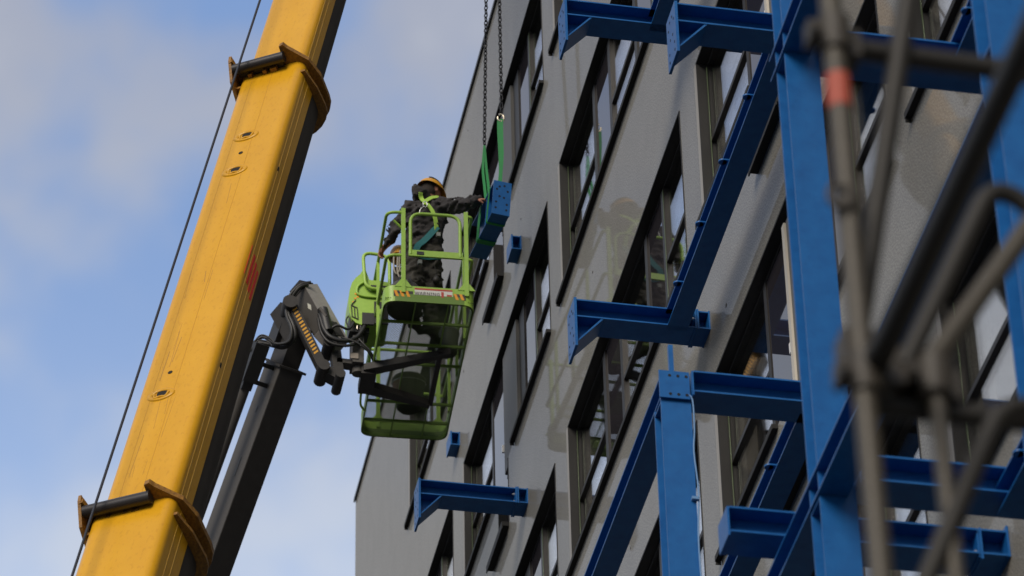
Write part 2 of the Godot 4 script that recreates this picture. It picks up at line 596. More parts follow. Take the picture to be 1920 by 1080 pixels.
func steelwork() -> void:
	var b := worn("blue_steel_paint", Color(0.006, 0.080, 0.262), Color(0.009, 0.104, 0.318), 0.7, 0.42, 0.02, 31)
	b.metallic_specular = 0.36
	b.detail_enabled = true
	b.detail_blend_mode = BaseMaterial3D.BLEND_MODE_MUL
	b.detail_albedo = noise_tex(512, 0.02, Color(0.82, 0.86, 0.88), Color(1, 1, 1), 19, 5, FastNoiseLite.TYPE_SIMPLEX_SMOOTH, [[0.26, Color(0.95, 0.97, 0.98)], [0.36, Color(1, 1, 1)]])
	b.detail_uv_layer = BaseMaterial3D.DETAIL_UV_2
	b.uv2_triplanar = true
	b.uv2_world_triplanar = true
	b.uv2_scale = Vector3.ONE * 0.9
	var l1 := 20.39
	var l2 := 17.33
	var l3 := 14.22
	var l4 := 11.18
	var group := "blue cantilever beams bolted to the facade"
	cantilever("cantilever_beam", "lowest left blue cantilever beam, lone over dark window below the basket", Vector3(5.13, 20.345, -30.03), 0.962, group)
	cantilever("cantilever_beam", "blue cantilever beam with haunched tip at the top, left of its twin", Vector3(5.14, l1, -22.98), 0.952, group)
	cantilever("cantilever_beam", "blue cantilever beam at top whose root runs behind the tall column", Vector3(5.13, l2, -19.46), 0.962, group)
	cantilever("cantilever_beam", "blue cantilever beam at mid height beside the reflected basket", Vector3(5.13, l2, -22.96), 0.962, group)
	wall_bracket("blue stub bracket on the wall just below the hanging beam", 23.43, -30.05)
	wall_bracket("small blue stub bracket on the wall below the basket", 23.43, -33.60)
	wall_bracket("blue wall stub carrying the lone lower left cantilever beam", 20.345, -30.03)
	wall_bracket("blue wall stub at the root of the mid height cantilever", l2, -22.96)
	wall_bracket("blue wall stub behind the tall column at the top", l2, -19.46)
	edge_beam("long blue beam rising from mid cantilever to the upper right one", 5.945, l2, -22.90, -19.56, 0.75)
	edge_beam("blue edge beam leaving the top frame beside the upper left cantilever", 5.945, l1, -22.95, -19.5, 0.75)
	edge_beam("inner blue edge beam with lugs under the bolted corner beam", 5.945, l3, -23.0, -19.52, 0.75)
	edge_beam("inner blue edge beam at far right, lower level", 5.945, l4, -16.06, -9.0, 0.75)
	edge_beam("inner blue edge beam in the top right corner", 5.945, l3, -16.06, -9.0, 0.75)
	var outer := edge_beam("outer blue edge beam going down left from the bolted corner plate", 5.01, l3, -26.6, -19.44)
	var s := tool()
	box(s, Vector3(-0.10, -0.20, 7.16), Vector3(0.10, 0.012, 7.175))
	part("end_plate", s, blue(), outer)
	holes(outer, [Vector3(-0.03, -0.025, 7.175), Vector3(0.025, -0.025, 7.175), Vector3(0.08, -0.025, 7.175), Vector3(-0.03, -0.17, 7.175), Vector3(0.025, -0.17, 7.175), Vector3(0.08, -0.17, 7.175)], Vector3.BACK)
	s = tool()
	box(s, Vector3(-0.022, 0.0, 7.12), Vector3(0.008, 0.24, 7.15))
	part("upright_lug", s, blue(), outer)
	var low := edge_beam("outer blue edge beam crossing the tall column at its lower joint", 4.95, l4, -26.6, -12.6)
	s = tool()
	box(s, Vector3(-0.20, -0.165, 9.28), Vector3(-0.06, -0.15, 9.66))
	part("gusset", s, blue(), low)
	bolts(low, [Vector3(-0.155, -0.166, 9.40), Vector3(-0.155, -0.166, 9.56)], Vector3.DOWN)
	edge_beam("outer blue edge beam rising from the tall column's upper joint", 4.95, l3, -16.28, -9.0)
	cross_beam("blue cross beam from the bolted corner to behind the tall column", 5.12, WALL - 0.01, l3, -19.50)
	cross_beam("blue cross beam right of the tall column, lower joint", 5.08, 6.19, 11.24, -16.03)
	cross_beam("blue cross beam right of the tall column, upper joint", 5.08, 6.19, 14.19, -16.03)
	var fh := cross_beam("lowest blue cross beam resting on the outer edge beam", 4.60, 6.03, 11.45, -16.94)
	s = tool()
	box(s, Vector3(1.432, -0.19, -0.11), Vector3(1.446, 0.012, 0.11))
	part("stub_plate", s, blue(), fh)
	isection(fh, Vector3(1.446, 0, 0), Vector3(1.585, 0, 0))
	s = tool()
	box(s, Vector3(1.585, -0.17, -0.125), Vector3(1.598, 0.03, 0.125))
	part("wall_plate", s, blue(), fh)
	bolts(fh, [Vector3(1.418, -0.13, 0.07)], Vector3.LEFT)
	column("tall blue column standing nearest the middle of the steel frame", 4.98, -16.0, GROUND, 20.3, [14.22, 14.05, 11.17, 11.0])
	column("short blue column under the bolted corner plate", 5.02, -19.45, GROUND, 14.04, [14.0])
	column("blue column at the right edge beside the scaffold", 4.89, -12.5, GROUND, 17.3, [14.22, 11.17])
	s = tool()
	var pts := [Vector3(5.09, 14.06, -19.43), Vector3(5.125, 14.02, -19.43), Vector3(5.13, 13.8, -19.44)]
	for i in 14:
		pts.append(Vector3(5.122 + (0.012 if i % 3 == 1 else -0.004), 13.62 - i * 0.30, -19.44))
	tube(s, curve(pts, 4), 0.006, 6)
	for y in [13.25, 12.35, 11.5]:
		box(s, Vector3(5.085, y, -19.449), Vector3(5.13, y + 0.02, -19.42))
	tag(part("loose_cable", s, mat("blue_cable", Color(0.10, 0.22, 0.42), 0.5), self), "thin wavy cable hanging down the short column's right edge", "cable")

# ---------------------------------------------------------------- the crane boom with its rope

func boom() -> void:
	var yellow := mat("crane_yellow", Color.WHITE, 0.33)
	yellow.albedo_texture = noise_tex(1024, 0.006, Color(0.560, 0.278, 0.008), Color(0.625, 0.322, 0.012), 3, 5)
	yellow.uv1_triplanar = true
	yellow.uv1_scale = Vector3(0.35, 0.22, 0.35)
	yellow.detail_enabled = true
	yellow.detail_blend_mode = BaseMaterial3D.BLEND_MODE_MUL
	yellow.detail_albedo = noise_tex(1024, 0.018, Color(0.88, 0.84, 0.78), Color(1, 1, 1), 13, 5, FastNoiseLite.TYPE_SIMPLEX_SMOOTH, [[0.22, Color(0.93, 0.90, 0.86)], [0.34, Color(1, 1, 1)]])
	yellow.detail_uv_layer = BaseMaterial3D.DETAIL_UV_2
	yellow.uv2_triplanar = true
	yellow.uv2_scale = Vector3(1.3, 0.6, 1.3)
	yellow.clearcoat_enabled = true
	yellow.metallic_specular = 0.36
	yellow.clearcoat = 0.18
	yellow.clearcoat_roughness = 0.22
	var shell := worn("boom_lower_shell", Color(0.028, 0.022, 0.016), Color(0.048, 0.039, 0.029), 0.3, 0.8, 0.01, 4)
	var brown := worn("collar_worn_paint", Color(0.10, 0.045, 0.010), Color(0.42, 0.20, 0.02), 3.0, 0.5, 0.02, 6)
	var steel := mat("dark_oiled_steel", Color(0.035, 0.032, 0.032), 0.35, 0.3)
	# the boom's own axes: y along the boom, x to its right side, z off its top face
	var d := Vector3(0.183, 0.938, -0.294).normalized()
	var n := Vector3(-0.496, 0.347, 0.796)
	n = (n - d * n.dot(d)).normalized()
	var sx := d.cross(n).normalized()
	var corner := Vector3(1.705, 15.647, -23.637)
	var t := thing("crane_boom", "yellow telescopic crane boom leaning up to the right", "crane")
	t.transform = Transform3D(Basis(sx, d, n), corner + sx * 0.272)
	var sections := [[-16.5, -0.19, 1.12], [-0.17, 6.13, 1.0], [6.15, 22.6, 0.915]]
	for e in sections:
		var k: float = e[2]
		var hw := 0.30 * k
		var top := (k - 1.0) * 0.30
		var r := 0.078
		var prof := [Vector2(-hw, -0.27 * k)]
		prof.append(Vector2(-hw, -r - 0.01 + top))
		for i in 9:
			var a := PI - PI / 2 * i / 8.0
			prof.append(Vector2(-hw + r + cos(a) * r, top - r + sin(a) * r))
		prof.append(Vector2(-hw + r + 0.02, top))
		prof.append(Vector2(hw - r - 0.02, top))
		for i in 9:
			var a := PI / 2 - PI / 2 * i / 8.0
			prof.append(Vector2(hw - r + cos(a) * r, top - r + sin(a) * r))
		prof.append(Vector2(hw, -r - 0.01 + top))
		prof.append(Vector2(hw, -0.27 * k))
		part("boom_section", sheet(prof, e[0], e[1], 14), yellow, t)
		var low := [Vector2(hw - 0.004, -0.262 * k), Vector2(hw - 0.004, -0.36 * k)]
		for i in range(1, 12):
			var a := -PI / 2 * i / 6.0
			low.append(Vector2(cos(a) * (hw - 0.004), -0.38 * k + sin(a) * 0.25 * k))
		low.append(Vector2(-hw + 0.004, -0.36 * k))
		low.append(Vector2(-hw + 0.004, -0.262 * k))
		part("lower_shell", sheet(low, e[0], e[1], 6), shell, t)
		for seam in [[-0.175, -0.171], [-0.105, -0.1035]]:
			var s := tool()
			box(s, Vector3(hw, e[0], seam[0] * k), Vector3(hw + 0.0015, e[1], seam[1] * k))
			part("weld_seam", s, mat("seam_shine", Color(0.80, 0.50, 0.10), 0.5), t)
	for y in [-0.17, 6.15]:
		var k := 1.12 if y < 0.0 else 1.0
		var s := tool()
		var belly := []
		for i in range(0, 13):
			var a := -PI * i / 12.0
			belly.append(Vector2(cos(a) * 0.375 * k, -0.42 * k + sin(a) * 0.27 * k))
		var eared := PackedVector2Array([Vector2(-0.345 * k, 0.155), Vector2(-0.312 * k, 0.165), Vector2(-0.295 * k, 0.022), Vector2(0.125 * k, 0.022), Vector2(0.142 * k, 0.185), Vector2(0.180 * k, 0.195), Vector2(0.205 * k, 0.150), Vector2(0.345 * k, -0.02), Vector2(0.385 * k, -0.20)])
		for b in belly:
			eared.append(b)
		eared.append(Vector2(-0.360 * k, -0.10))
		prism(s, eared, Vector3(0, y - 0.05, 0), Vector3.RIGHT, Vector3.BACK, Vector3(0, 0.048, 0))
		part("collar", s, brown, t)
		s = tool()
		var plain := PackedVector2Array([Vector2(-0.325 * k, -0.03), Vector2(0.325 * k, -0.03), Vector2(0.365 * k, -0.22)])
		for b in belly:
			plain.append(b * 0.985)
		prism(s, plain, Vector3(0, y - 0.20, 0), Vector3.RIGHT, Vector3.BACK, Vector3(0, 0.03, 0))
		part("collar_rib", s, brown, t)
		s = tool()
		prism(s, PackedVector2Array([Vector2(-0.27, -0.12), Vector2(-0.20, 0.05), Vector2(-0.03, 0.165), Vector2(0.03, 0.175), Vector2(0.03, 0.0), Vector2(0.0, -0.12)]), Vector3(-0.352 * k, y, 0), Vector3.UP, Vector3.BACK, Vector3(0.026, 0, 0))
		part("collar_ear", s, brown, t)
		s = tool()
		box(s, Vector3(-0.29 * k, y - 0.085, 0.003), Vector3(0.13 * k, y - 0.055, 0.050))
		part("collar_bar", s, steel, t)
		s = tool()
		tube(s, [Vector3(-0.318 * k, y - 0.085, 0.095), Vector3(0.165 * k, y - 0.085, 0.095)], 0.050, 20)
		part("rope_roller", s, steel, t)
		for x in [-0.20, -0.06, 0.01]:
			s = tool()
			box(s, Vector3(x, y - 0.135, 0.004), Vector3(x + (0.035 if x < 0.0 else 0.06), y - 0.0855, 0.040))
			part("roller_block", s, brown, t)
	for p in [[5.00, -0.045, true], [4.45, -0.05, true], [1.25, -0.08, true]]:
		var s := tool()
		var c := Vector3(p[1], p[0], 0.0)
		s.set_smooth_group(1)
		for ring in [[0.118, 0.002, 0.113, 0.010], [0.113, 0.010, 0.080, 0.010], [0.080, 0.010, 0.074, 0.003]]:
			for i in 28:
				var a0 := TAU * i / 28
				var a1 := TAU * (i + 1) / 28
				quad(s, c + Vector3(cos(a0) * ring[0], sin(a0) * ring[0] * 0.62, ring[1]), c + Vector3(cos(a1) * ring[0], sin(a1) * ring[0] * 0.62, ring[1]), c + Vector3(cos(a1) * ring[2], sin(a1) * ring[2] * 0.62, ring[3]), c + Vector3(cos(a0) * ring[2], sin(a0) * ring[2] * 0.62, ring[3]))
		part("pin_boss", s, yellow, t)
		s = tool()
		disc(s, c + Vector3(0.008, 0.012, 0.0), Vector3.BACK, 0.046, 0.004, 20)
		part("pin_hole", s, mat("hole_dark", Color(0.010, 0.009, 0.008), 0.9), t)
		s = tool()
		tube(s, round_path([c + Vector3(-0.06, 0.02, 0.004), c + Vector3(-0.05, -0.045, 0.006), c + Vector3(0.0, -0.025, 0.006), c + Vector3(0.05, -0.045, 0.006), c + Vector3(0.062, 0.02, 0.004)], 0.03), 0.010, 8)
		part("pin_lip", s, yellow, t)
	for p in [[4.73, -0.045], [1.54, -0.06]]:
		var s := tool()
		disc(s, Vector3(p[1], p[0], -0.001), Vector3.BACK, 0.020, 0.004, 14)
		part("drain_hole", s, mat("hole_dark", Color(0.010, 0.009, 0.008), 0.9), t)
	for p in [[1.62, -0.12], [4.45, -0.11], [5.95, -0.13], [-0.75, -0.15]]:
		var s := tool()
		box(s, Vector3(0.299, p[0], p[1]), Vector3(0.304, p[0] + 0.055, p[1] + 0.018))
		part("slot", s, mat("hole_dark", Color(0.010, 0.009, 0.008), 0.9), t)
	var scratch := RandomNumberGenerator.new()
	scratch.seed = 30
	for i in 16:                                      # long shallow scuffs on the top face
		var s := tool()
		var x := scratch.randf_range(-0.15, 0.10)
		var y := scratch.randf_range(-1.2, 5.8)
		var long := scratch.randf_range(0.10, 0.55)
		var tilt := scratch.randf_range(-0.02, 0.02)
		bar(s, Vector3(x, y, 0.0), Vector3(x + tilt, y + long, 0.0), scratch.randf_range(0.002, 0.006), 0.0012, Vector3.BACK)
		part("scuff", s, mat("scuffed_yellow", Color(0.33, 0.165, 0.03), 0.7), t)
	for x in [-0.165, 0.02]:
		var s := tool()
		box(s, Vector3(x, -0.05, 0.0), Vector3(x + 0.003, 6.2, 0.0012))
		part("fold_line", s, mat("fold_line_yellow", Color(0.44, 0.215, 0.010), 0.5), t)
	for i in 4:                                       # the four slanted red bars of the maker's mark, on the right side face
		var s := tool()
		var z := -0.070 - (i * 0.050 if i > 0 else -0.010)
		var w := 0.007 if i == 0 else 0.030
		prism(s, PackedVector2Array([Vector2(2.86 - i * 0.045, z), Vector2(3.26 - i * 0.045, z), Vector2(3.26 - i * 0.045, z - w), Vector2(2.86 - i * 0.045, z - w)]), Vector3(0.301, 0, 0), Vector3.UP, Vector3.BACK, Vector3(0.0022, 0, 0))
		part("red_mark", s, mat("decal_red", Color(0.74, 0.020, 0.010), 0.4), t)
	var rope := tool()
	var o := corner + sx * 0.10 + n * 0.235
	tube(rope, [o - d * 16.0, o, o + d * 10.0, o + d * 22.0], 0.0105, 8)
	tag(part("hoist_rope", rope, mat("rope_steel", Color(0.012, 0.014, 0.022), 0.6), self), "thin dark hoist rope running along the yellow boom", "rope")

func sheet(prof: Array, y0: float, y1: float, steps: int) -> SurfaceTool:   # an open profile in x and z, swept along y
	var s := tool()
	s.set_smooth_group(1)
	for j in steps:
		var a := lerpf(y0, y1, float(j) / steps)
		var b := lerpf(y0, y1, float(j + 1) / steps)
		for i in prof.size() - 1:
			var p: Vector2 = prof[i]
			var q: Vector2 = prof[i + 1]
			quad(s, Vector3(p.x, a, p.y), Vector3(q.x, a, q.y), Vector3(q.x, b, q.y), Vector3(p.x, b, p.y))
	return s

# ---------------------------------------------------------------- the hanging beam, its slings and chains

func link_chain(s: SurfaceTool, a: Vector3, b: Vector3, pitch: float) -> void:   # real links, every other one turned by a quarter
	var d := (b - a).normalized()
	var x := d.cross(Vector3.BACK).normalized()
	var y := d.cross(x)
	var count := int(a.distance_to(b) / pitch)
	for i in count:
		var c := a + d * (i + 0.5) * pitch
		var w := (x + y).normalized() if i % 2 == 0 else (x - y).normalized()
		var ring := []
		for k in 9:
			var ang := TAU * k / 8
			ring.append(c + w * cos(ang) * 0.0175 + d * sin(ang) * pitch * 0.66)
		tube(s, ring, 0.0070, 5, false)

func lifting() -> void:
	var black := mat("chain_black", Color(0.018, 0.018, 0.020), 0.45, 0.4)
	var green := worn("sling_green", Color(0.015, 0.20, 0.05), Color(0.022, 0.27, 0.07), 6.0, 0.7, 0.05, 17)
	var beam := thing("hanging_beam", "deep blue beam with drilled end plate hanging in green slings", "steel beam", Vector3(5.7835, 23.149, -28.738))
	beam.basis = Basis(Vector3.UP, deg_to_rad(95.1)) * Basis(Vector3.BACK, deg_to_rad(4.7)) * Basis(Vector3.RIGHT, deg_to_rad(3.4))
	isection(beam, Vector3(0.015, 0, 0), Vector3(0.83, 0, 0), 0.385, 0.176)
	var e := tool()
	box(e, Vector3(0, -0.388, -0.0915), Vector3(0.015, 0.003, 0.0915))
	part("end_plate", e, blue(), beam)
	e = tool()
	box(e, Vector3(0.30, -0.373, -0.08), Vector3(0.31, -0.012, -0.0045))
	part("stiffener", e, blue(), beam)
	var spots := []
	for q in [[-0.060, -0.030], [-0.045, 0.018], [-0.095, -0.055], [-0.105, 0.055], [-0.175, -0.024], [-0.185, 0.022], [-0.245, -0.055], [-0.260, 0.055], [-0.315, -0.055], [-0.325, 0.055]]:
		spots.append(Vector3(0, q[0], q[1]))
	holes(beam, spots, Vector3.LEFT, 0.012)
	var s := tool()
	link_chain(s, Vector3(5.80, 24.10, -28.82), Vector3(5.806, 27.2, -28.82), 0.052)
	tag(part("lifting_chain", s, black, self), "black lifting chain ending in the bright hook, right of its twin", "chain", "black lifting chains")
	s = tool()
	link_chain(s, Vector3(5.762, 24.26, -29.55), Vector3(5.846, 27.9, -29.55), 0.052)
	tag(part("lifting_chain", s, black, self), "left black lifting chain crossing the roof edge against the sky", "chain", "black lifting chains")
	var h := thing("sling_hook", "bright metal hook between black chain and smooth green sling", "hook", Vector3(5.79, 24.03, -28.82))
	s = tool()
	var loop := []
	for i in 15:
		var a := -0.5 + TAU * 0.86 * i / 14.0
		loop.append(Vector3(sin(a) * 0.032, cos(a) * 0.046, 0.0))
	tube(s, loop, 0.010, 8)
	part("shank", s, mat("hook_metal", Color(0.62, 0.55, 0.42), 0.28, 0.8), h)
	s = tool()
	tube(s, [Vector3(-0.012, 0.045, 0), Vector3(0.0, 0.09, 0), Vector3(0.012, 0.045, 0)], 0.007, 6)
	part("eye", s, black, h)
	s = tool()                                        # front sling: a flat doubled band round the beam near its tip
	var up := [Vector3(5.785, 24.01, -28.82), Vector3(5.783, 23.85, -28.825), Vector3(5.790, 23.6, -28.84), Vector3(5.788, 23.38, -28.86), Vector3(5.775, 23.175, -28.89)]
	ribbon(s, curve(up, 5), Vector3(1, 0, 0.2), [0.030, 0.030, 0.027, 0.018, 0.020], 0.006)
	band_round(s, beam, 0.16, 0.014)
	tag(part("lifting_sling", s, green, self), "smooth green lifting sling hanging from the bright hook", "sling", "green lifting slings")
	s = tool()
	for off in [-0.020, 0.020]:
		var line := [Vector3(5.762, 24.25, -29.55), Vector3(5.760 + off * 0.9, 23.95, -29.55), Vector3(5.752 + off, 23.6, -29.42), Vector3(5.735 + off, 23.20, -29.24)]
		ribbon(s, curve(line, 5), Vector3(1, 0, 0.2), [0.011, 0.013, 0.014, 0.014], 0.005)
	band_round(s, beam, 0.50, 0.035)
	tag(part("lifting_sling", s, green, self), "doubled green lifting sling behind the worker's stretched arm", "sling", "green lifting slings")

func ribbon(s: SurfaceTool, pts: Array, side: Vector3, widths: Array, thick: float) -> void:
	s.set_smooth_group(1)
	var n := pts.size()
	var rings := []
	for i in n:
		var d: Vector3 = (pts[mini(i + 1, n - 1)] - pts[maxi(i - 1, 0)]).normalized()
		var x := (side - d * side.dot(d)).normalized()
		var y := d.cross(x)
		var f := float(i) / (n - 1) * (widths.size() - 1)
		var w: float = lerpf(widths[int(f)], widths[mini(int(f) + 1, widths.size() - 1)], f - int(f))
		rings.append([pts[i] + x * w + y * thick, pts[i] - x * w + y * thick, pts[i] - x * w - y * thick, pts[i] + x * w - y * thick])
	for i in n - 1:
		for k in 4:
			s.set_smooth_group(k + 2)
			quad(s, rings[i][k], rings[i][(k + 1) % 4], rings[i + 1][(k + 1) % 4], rings[i + 1][k])
	s.set_smooth_group(-1)
	quad(s, rings[0][3], rings[0][2], rings[0][1], rings[0][0])
	quad(s, rings[n - 1][0], rings[n - 1][1], rings[n - 1][2], rings[n - 1][3])

func band_round(s: SurfaceTool, beam: Node3D, at: float, half: float) -> void:   # a band round the beam's section
	var w := 0.094
	var c := [Vector3(at, 0.008, -w), Vector3(at, 0.008, w), Vector3(at + 0.02, -0.392, w), Vector3(at + 0.02, -0.392, -w)]
	var path := []
	for p in round_path(c, 0.02, 3, true):
		path.append(beam.transform * p)
	ribbon(s, path, beam.transform.basis.x, [half, half], 0.004)

# ---------------------------------------------------------------- the boom lift with its platform

func boom_lift() -> void:
	var lift := thing("boom_lift", "boom lift with dark arm and lime green work platform", "boom lift", Vector3.ZERO)
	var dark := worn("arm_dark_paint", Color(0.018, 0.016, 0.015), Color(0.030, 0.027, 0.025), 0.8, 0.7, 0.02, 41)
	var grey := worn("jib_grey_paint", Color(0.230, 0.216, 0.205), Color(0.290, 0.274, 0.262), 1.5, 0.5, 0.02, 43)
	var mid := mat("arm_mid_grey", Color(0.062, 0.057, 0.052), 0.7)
	var black := mat("rubber_black", Color(0.012, 0.012, 0.012), 0.5)
	var steel := mat("polished_rod", Color(0.35, 0.35, 0.36), 0.3, 0.9)
	# main arm: leaning towards the street camera
	var d := Vector3(0.242, 0.7475, 0.617).normalized()
	var e1 := Vector3(-0.931, 0.0, 0.365).normalized()
	var e2 := e1.cross(d).normalized()
	if e2.z < 0.0:
		e2 = -e2
	var head := Vector3(3.925, 22.10, -30.62)
	var s := tool()
	obox(s, head - d * 13.55, e1 * 0.125, e2 * 0.20, d * 13.5)
	part("arm", s, mid, lift)
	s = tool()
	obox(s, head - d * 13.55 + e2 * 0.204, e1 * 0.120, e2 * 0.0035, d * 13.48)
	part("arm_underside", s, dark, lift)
	s = tool()                                        # end collar and head castings
	obox(s, head - d * 0.06, e1 * 0.150, e2 * 0.225, d * 0.012)
	obox(s, head + d * 0.15 - e2 * 0.03, e1 * 0.095, e2 * 0.16, d * 0.22)
	part("arm_head", s, dark, lift)
	s = tool()
	for k in [[-1.15, 0.03], [-2.1, 0.05], [-0.55, -0.02]]:
		obox(s, head + d * k[0] + e1 * 0.126 + e2 * k[1], e1 * 0.003, e2 * 0.012, d * (0.10 if k[0] < -1.0 else 0.03))
	part("arm_slot", s, black, lift)
	# slender tube beside the arm, with its bracket
	s = tool()
	var o := head + e1 * 0.345 + e2 * 0.02
	tube(s, [o - d * 16.0, o - d * 0.25], 0.062, 16)
	part("hose_tube", s, mid, lift)
	s = tool()
	obox(s, o - d * 0.12, e1 * 0.075, e2 * 0.09, d * 0.20)
	obox(s, o - d * 0.34, e1 * 0.055, e2 * 0.07, d * 0.06)
	for k in [-0.16, 0.03]:
		obox(s, o - d * (0.14 - k) - e1 * 0.17, e1 * 0.11, e2 * 0.03, d * 0.022)
	part("tube_bracket", s, black, lift)
	# jib
	var ja := Vector3(4.055, 22.85, -30.40)
	var jb := Vector3(4.375, 22.13, -30.33)
	var jd := (jb - ja).normalized()
	var jl := ja.distance_to(jb)
	var jr := Vector3(0.92, 0.38, 0.0)
	jr = (jr - jd * jr.dot(jd)).normalized()
	var jz := jr.cross(jd).normalized()
	if jz.z < 0.0:
		jz = -jz
	var jx := (jz * 0.84 + jr * 0.54).normalized()      # out of the lit face
	var jy := (jz * 0.54 - jr * 0.84).normalized()      # out of the face turned down
	s = tool()
	prism(s, PackedVector2Array([Vector2(-0.105, 0.0), Vector2(0.115, 0.06), Vector2(0.115, jl * 0.75), Vector2(0.02, jl), Vector2(-0.105, jl)]), ja - jx * 0.10, jy, jd, jx * 0.20)
	part("jib", s, grey, lift)
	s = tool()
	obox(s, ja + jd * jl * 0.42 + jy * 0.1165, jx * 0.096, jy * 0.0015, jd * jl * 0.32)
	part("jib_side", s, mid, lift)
	s = tool()
	prism(s, PackedVector2Array([Vector2(0, 0.05), Vector2(0.024, 0), Vector2(0, -0.05), Vector2(-0.024, 0)]), ja + jd * 0.30 + jy * 0.1182 + jx * 0.03, jx, jd, jy * 0.0015)
	part("white_diamond", s, mat("decal_white", Color(0.6, 0.6, 0.52), 0.5), lift)
	s = tool()
	obox(s, jb - jd * 0.14 + jx * 0.102, jx * 0.006, jy * 0.06, jd * 0.10)
	obox(s, ja + jd * 0.03 + jy * 0.03, jx * 0.085, jy * 0.095, jd * 0.05)
	part("jib_cap", s, dark, lift)
	# hazard striped link
	var la := Vector3(3.905, 22.55, -30.28)
	var lb := Vector3(4.235, 21.80, -30.28)
	var ld := (lb - la).normalized()
	var lx := ld.cross(Vector3(0, 0, 1)).normalized()
	s = tool()
	obox(s, (la + lb) * 0.5, lx * 0.048, Vector3(0, 0, 0.045), ld * la.distance_to(lb) * 0.5)
	part("link", s, dark, lift)
	s = tool()
	for i in 15:
		var c := la + ld * (0.05 + i * 0.042)
		prism(s, PackedVector2Array([Vector2(-0.026, -0.018), Vector2(-0.026, 0.002), Vector2(0.026, 0.022), Vector2(0.026, 0.002)]), c + Vector3(0, 0, 0.0455), lx, ld, Vector3(0, 0, 0.0015))
	part("yellow_stripes", s, mat("hazard_yellow", Color(0.60, 0.30, 0.02), 0.5), lift).set_meta("kind", "stuff")
	# knuckle castings between arm, link, jib and platform
	s = tool()
	obox(s, Vector3(3.93, 22.44, -30.46), jx * 0.09, jy * 0.10, jd * 0.20)
	tube(s, [Vector3(3.89, 22.52, -30.62), Vector3(3.89, 22.52, -30.18)], 0.075, 16)
	part("upper_knuckle", s, dark, lift)
	s = tool()
	obox(s, Vector3(3.83, 22.46, -30.52), e1 * 0.03, e2 * 0.10, d * 0.17)
	part("knuckle_cover", s, black, lift)
	s = tool()
	tube(s, [Vector3(4.24, 21.80, -30.20), Vector3(4.24, 21.80, -30.50)], 0.062, 16)
	tube(s, [Vector3(4.405, 21.70, -30.18), Vector3(4.405, 21.70, -30.50)], 0.050, 16)
	bar(s, Vector3(4.23, 21.82, -30.34), Vector3(4.42, 21.72, -30.34), 0.16, 0.09)
	bar(s, Vector3(4.41, 21.72, -30.34), Vector3(4.37, 22.04, -30.34), 0.10, 0.12, Vector3(0, 0, 1))
	tube(s, [Vector3(4.30, 22.09, -30.20), Vector3(4.30, 22.09, -30.46)], 0.065, 16)
	part("lower_knuckle", s, dark, lift)
	s = tool()
	bar(s, Vector3(4.38, 21.93, -30.34), Vector3(4.62, 21.92, -30.34), 0.12, 0.05)
	obox(s, Vector3(4.585, 22.05, -30.34), Vector3(0.055, 0, 0), Vector3(0, 0.16, 0), Vector3(0, 0, 0.11))
	tube(s, [Vector3(4.60, 21.82, -30.34), Vector3(4.60, 22.40, -30.34)], 0.060, 16)
	part("rotator", s, mid, lift)
	for q in [[4.545, 21.955], [4.575, 22.135]]:
		s = tool()
		obox(s, Vector3(q[0], q[1], -30.225), Vector3(0.040, 0, 0), Vector3(0, 0.032, 0), Vector3(0, 0, 0.006))
		part("rotator_plate", s, mat("plate_tan", Color(0.22, 0.19, 0.16), 0.5), lift)
	s = tool()                                        # valve block with bright fittings
	box(s, Vector3(4.50, 22.28, -30.44), Vector3(4.70, 22.56, -30.26))
	part("valve_block", s, black, lift)
	for i in 7:
		s = tool()
		var x := 4.575 + (i % 4) * 0.026
		tube(s, [Vector3(x, 22.30 + 0.03 * (i % 3), -30.245), Vector3(x + 0.004, 22.47 + 0.025 * (i % 2), -30.24)], 0.0085, 8)
		part("fitting", s, mat("bright_fitting", Color(0.62, 0.56, 0.47), 0.3, 0.7), lift)
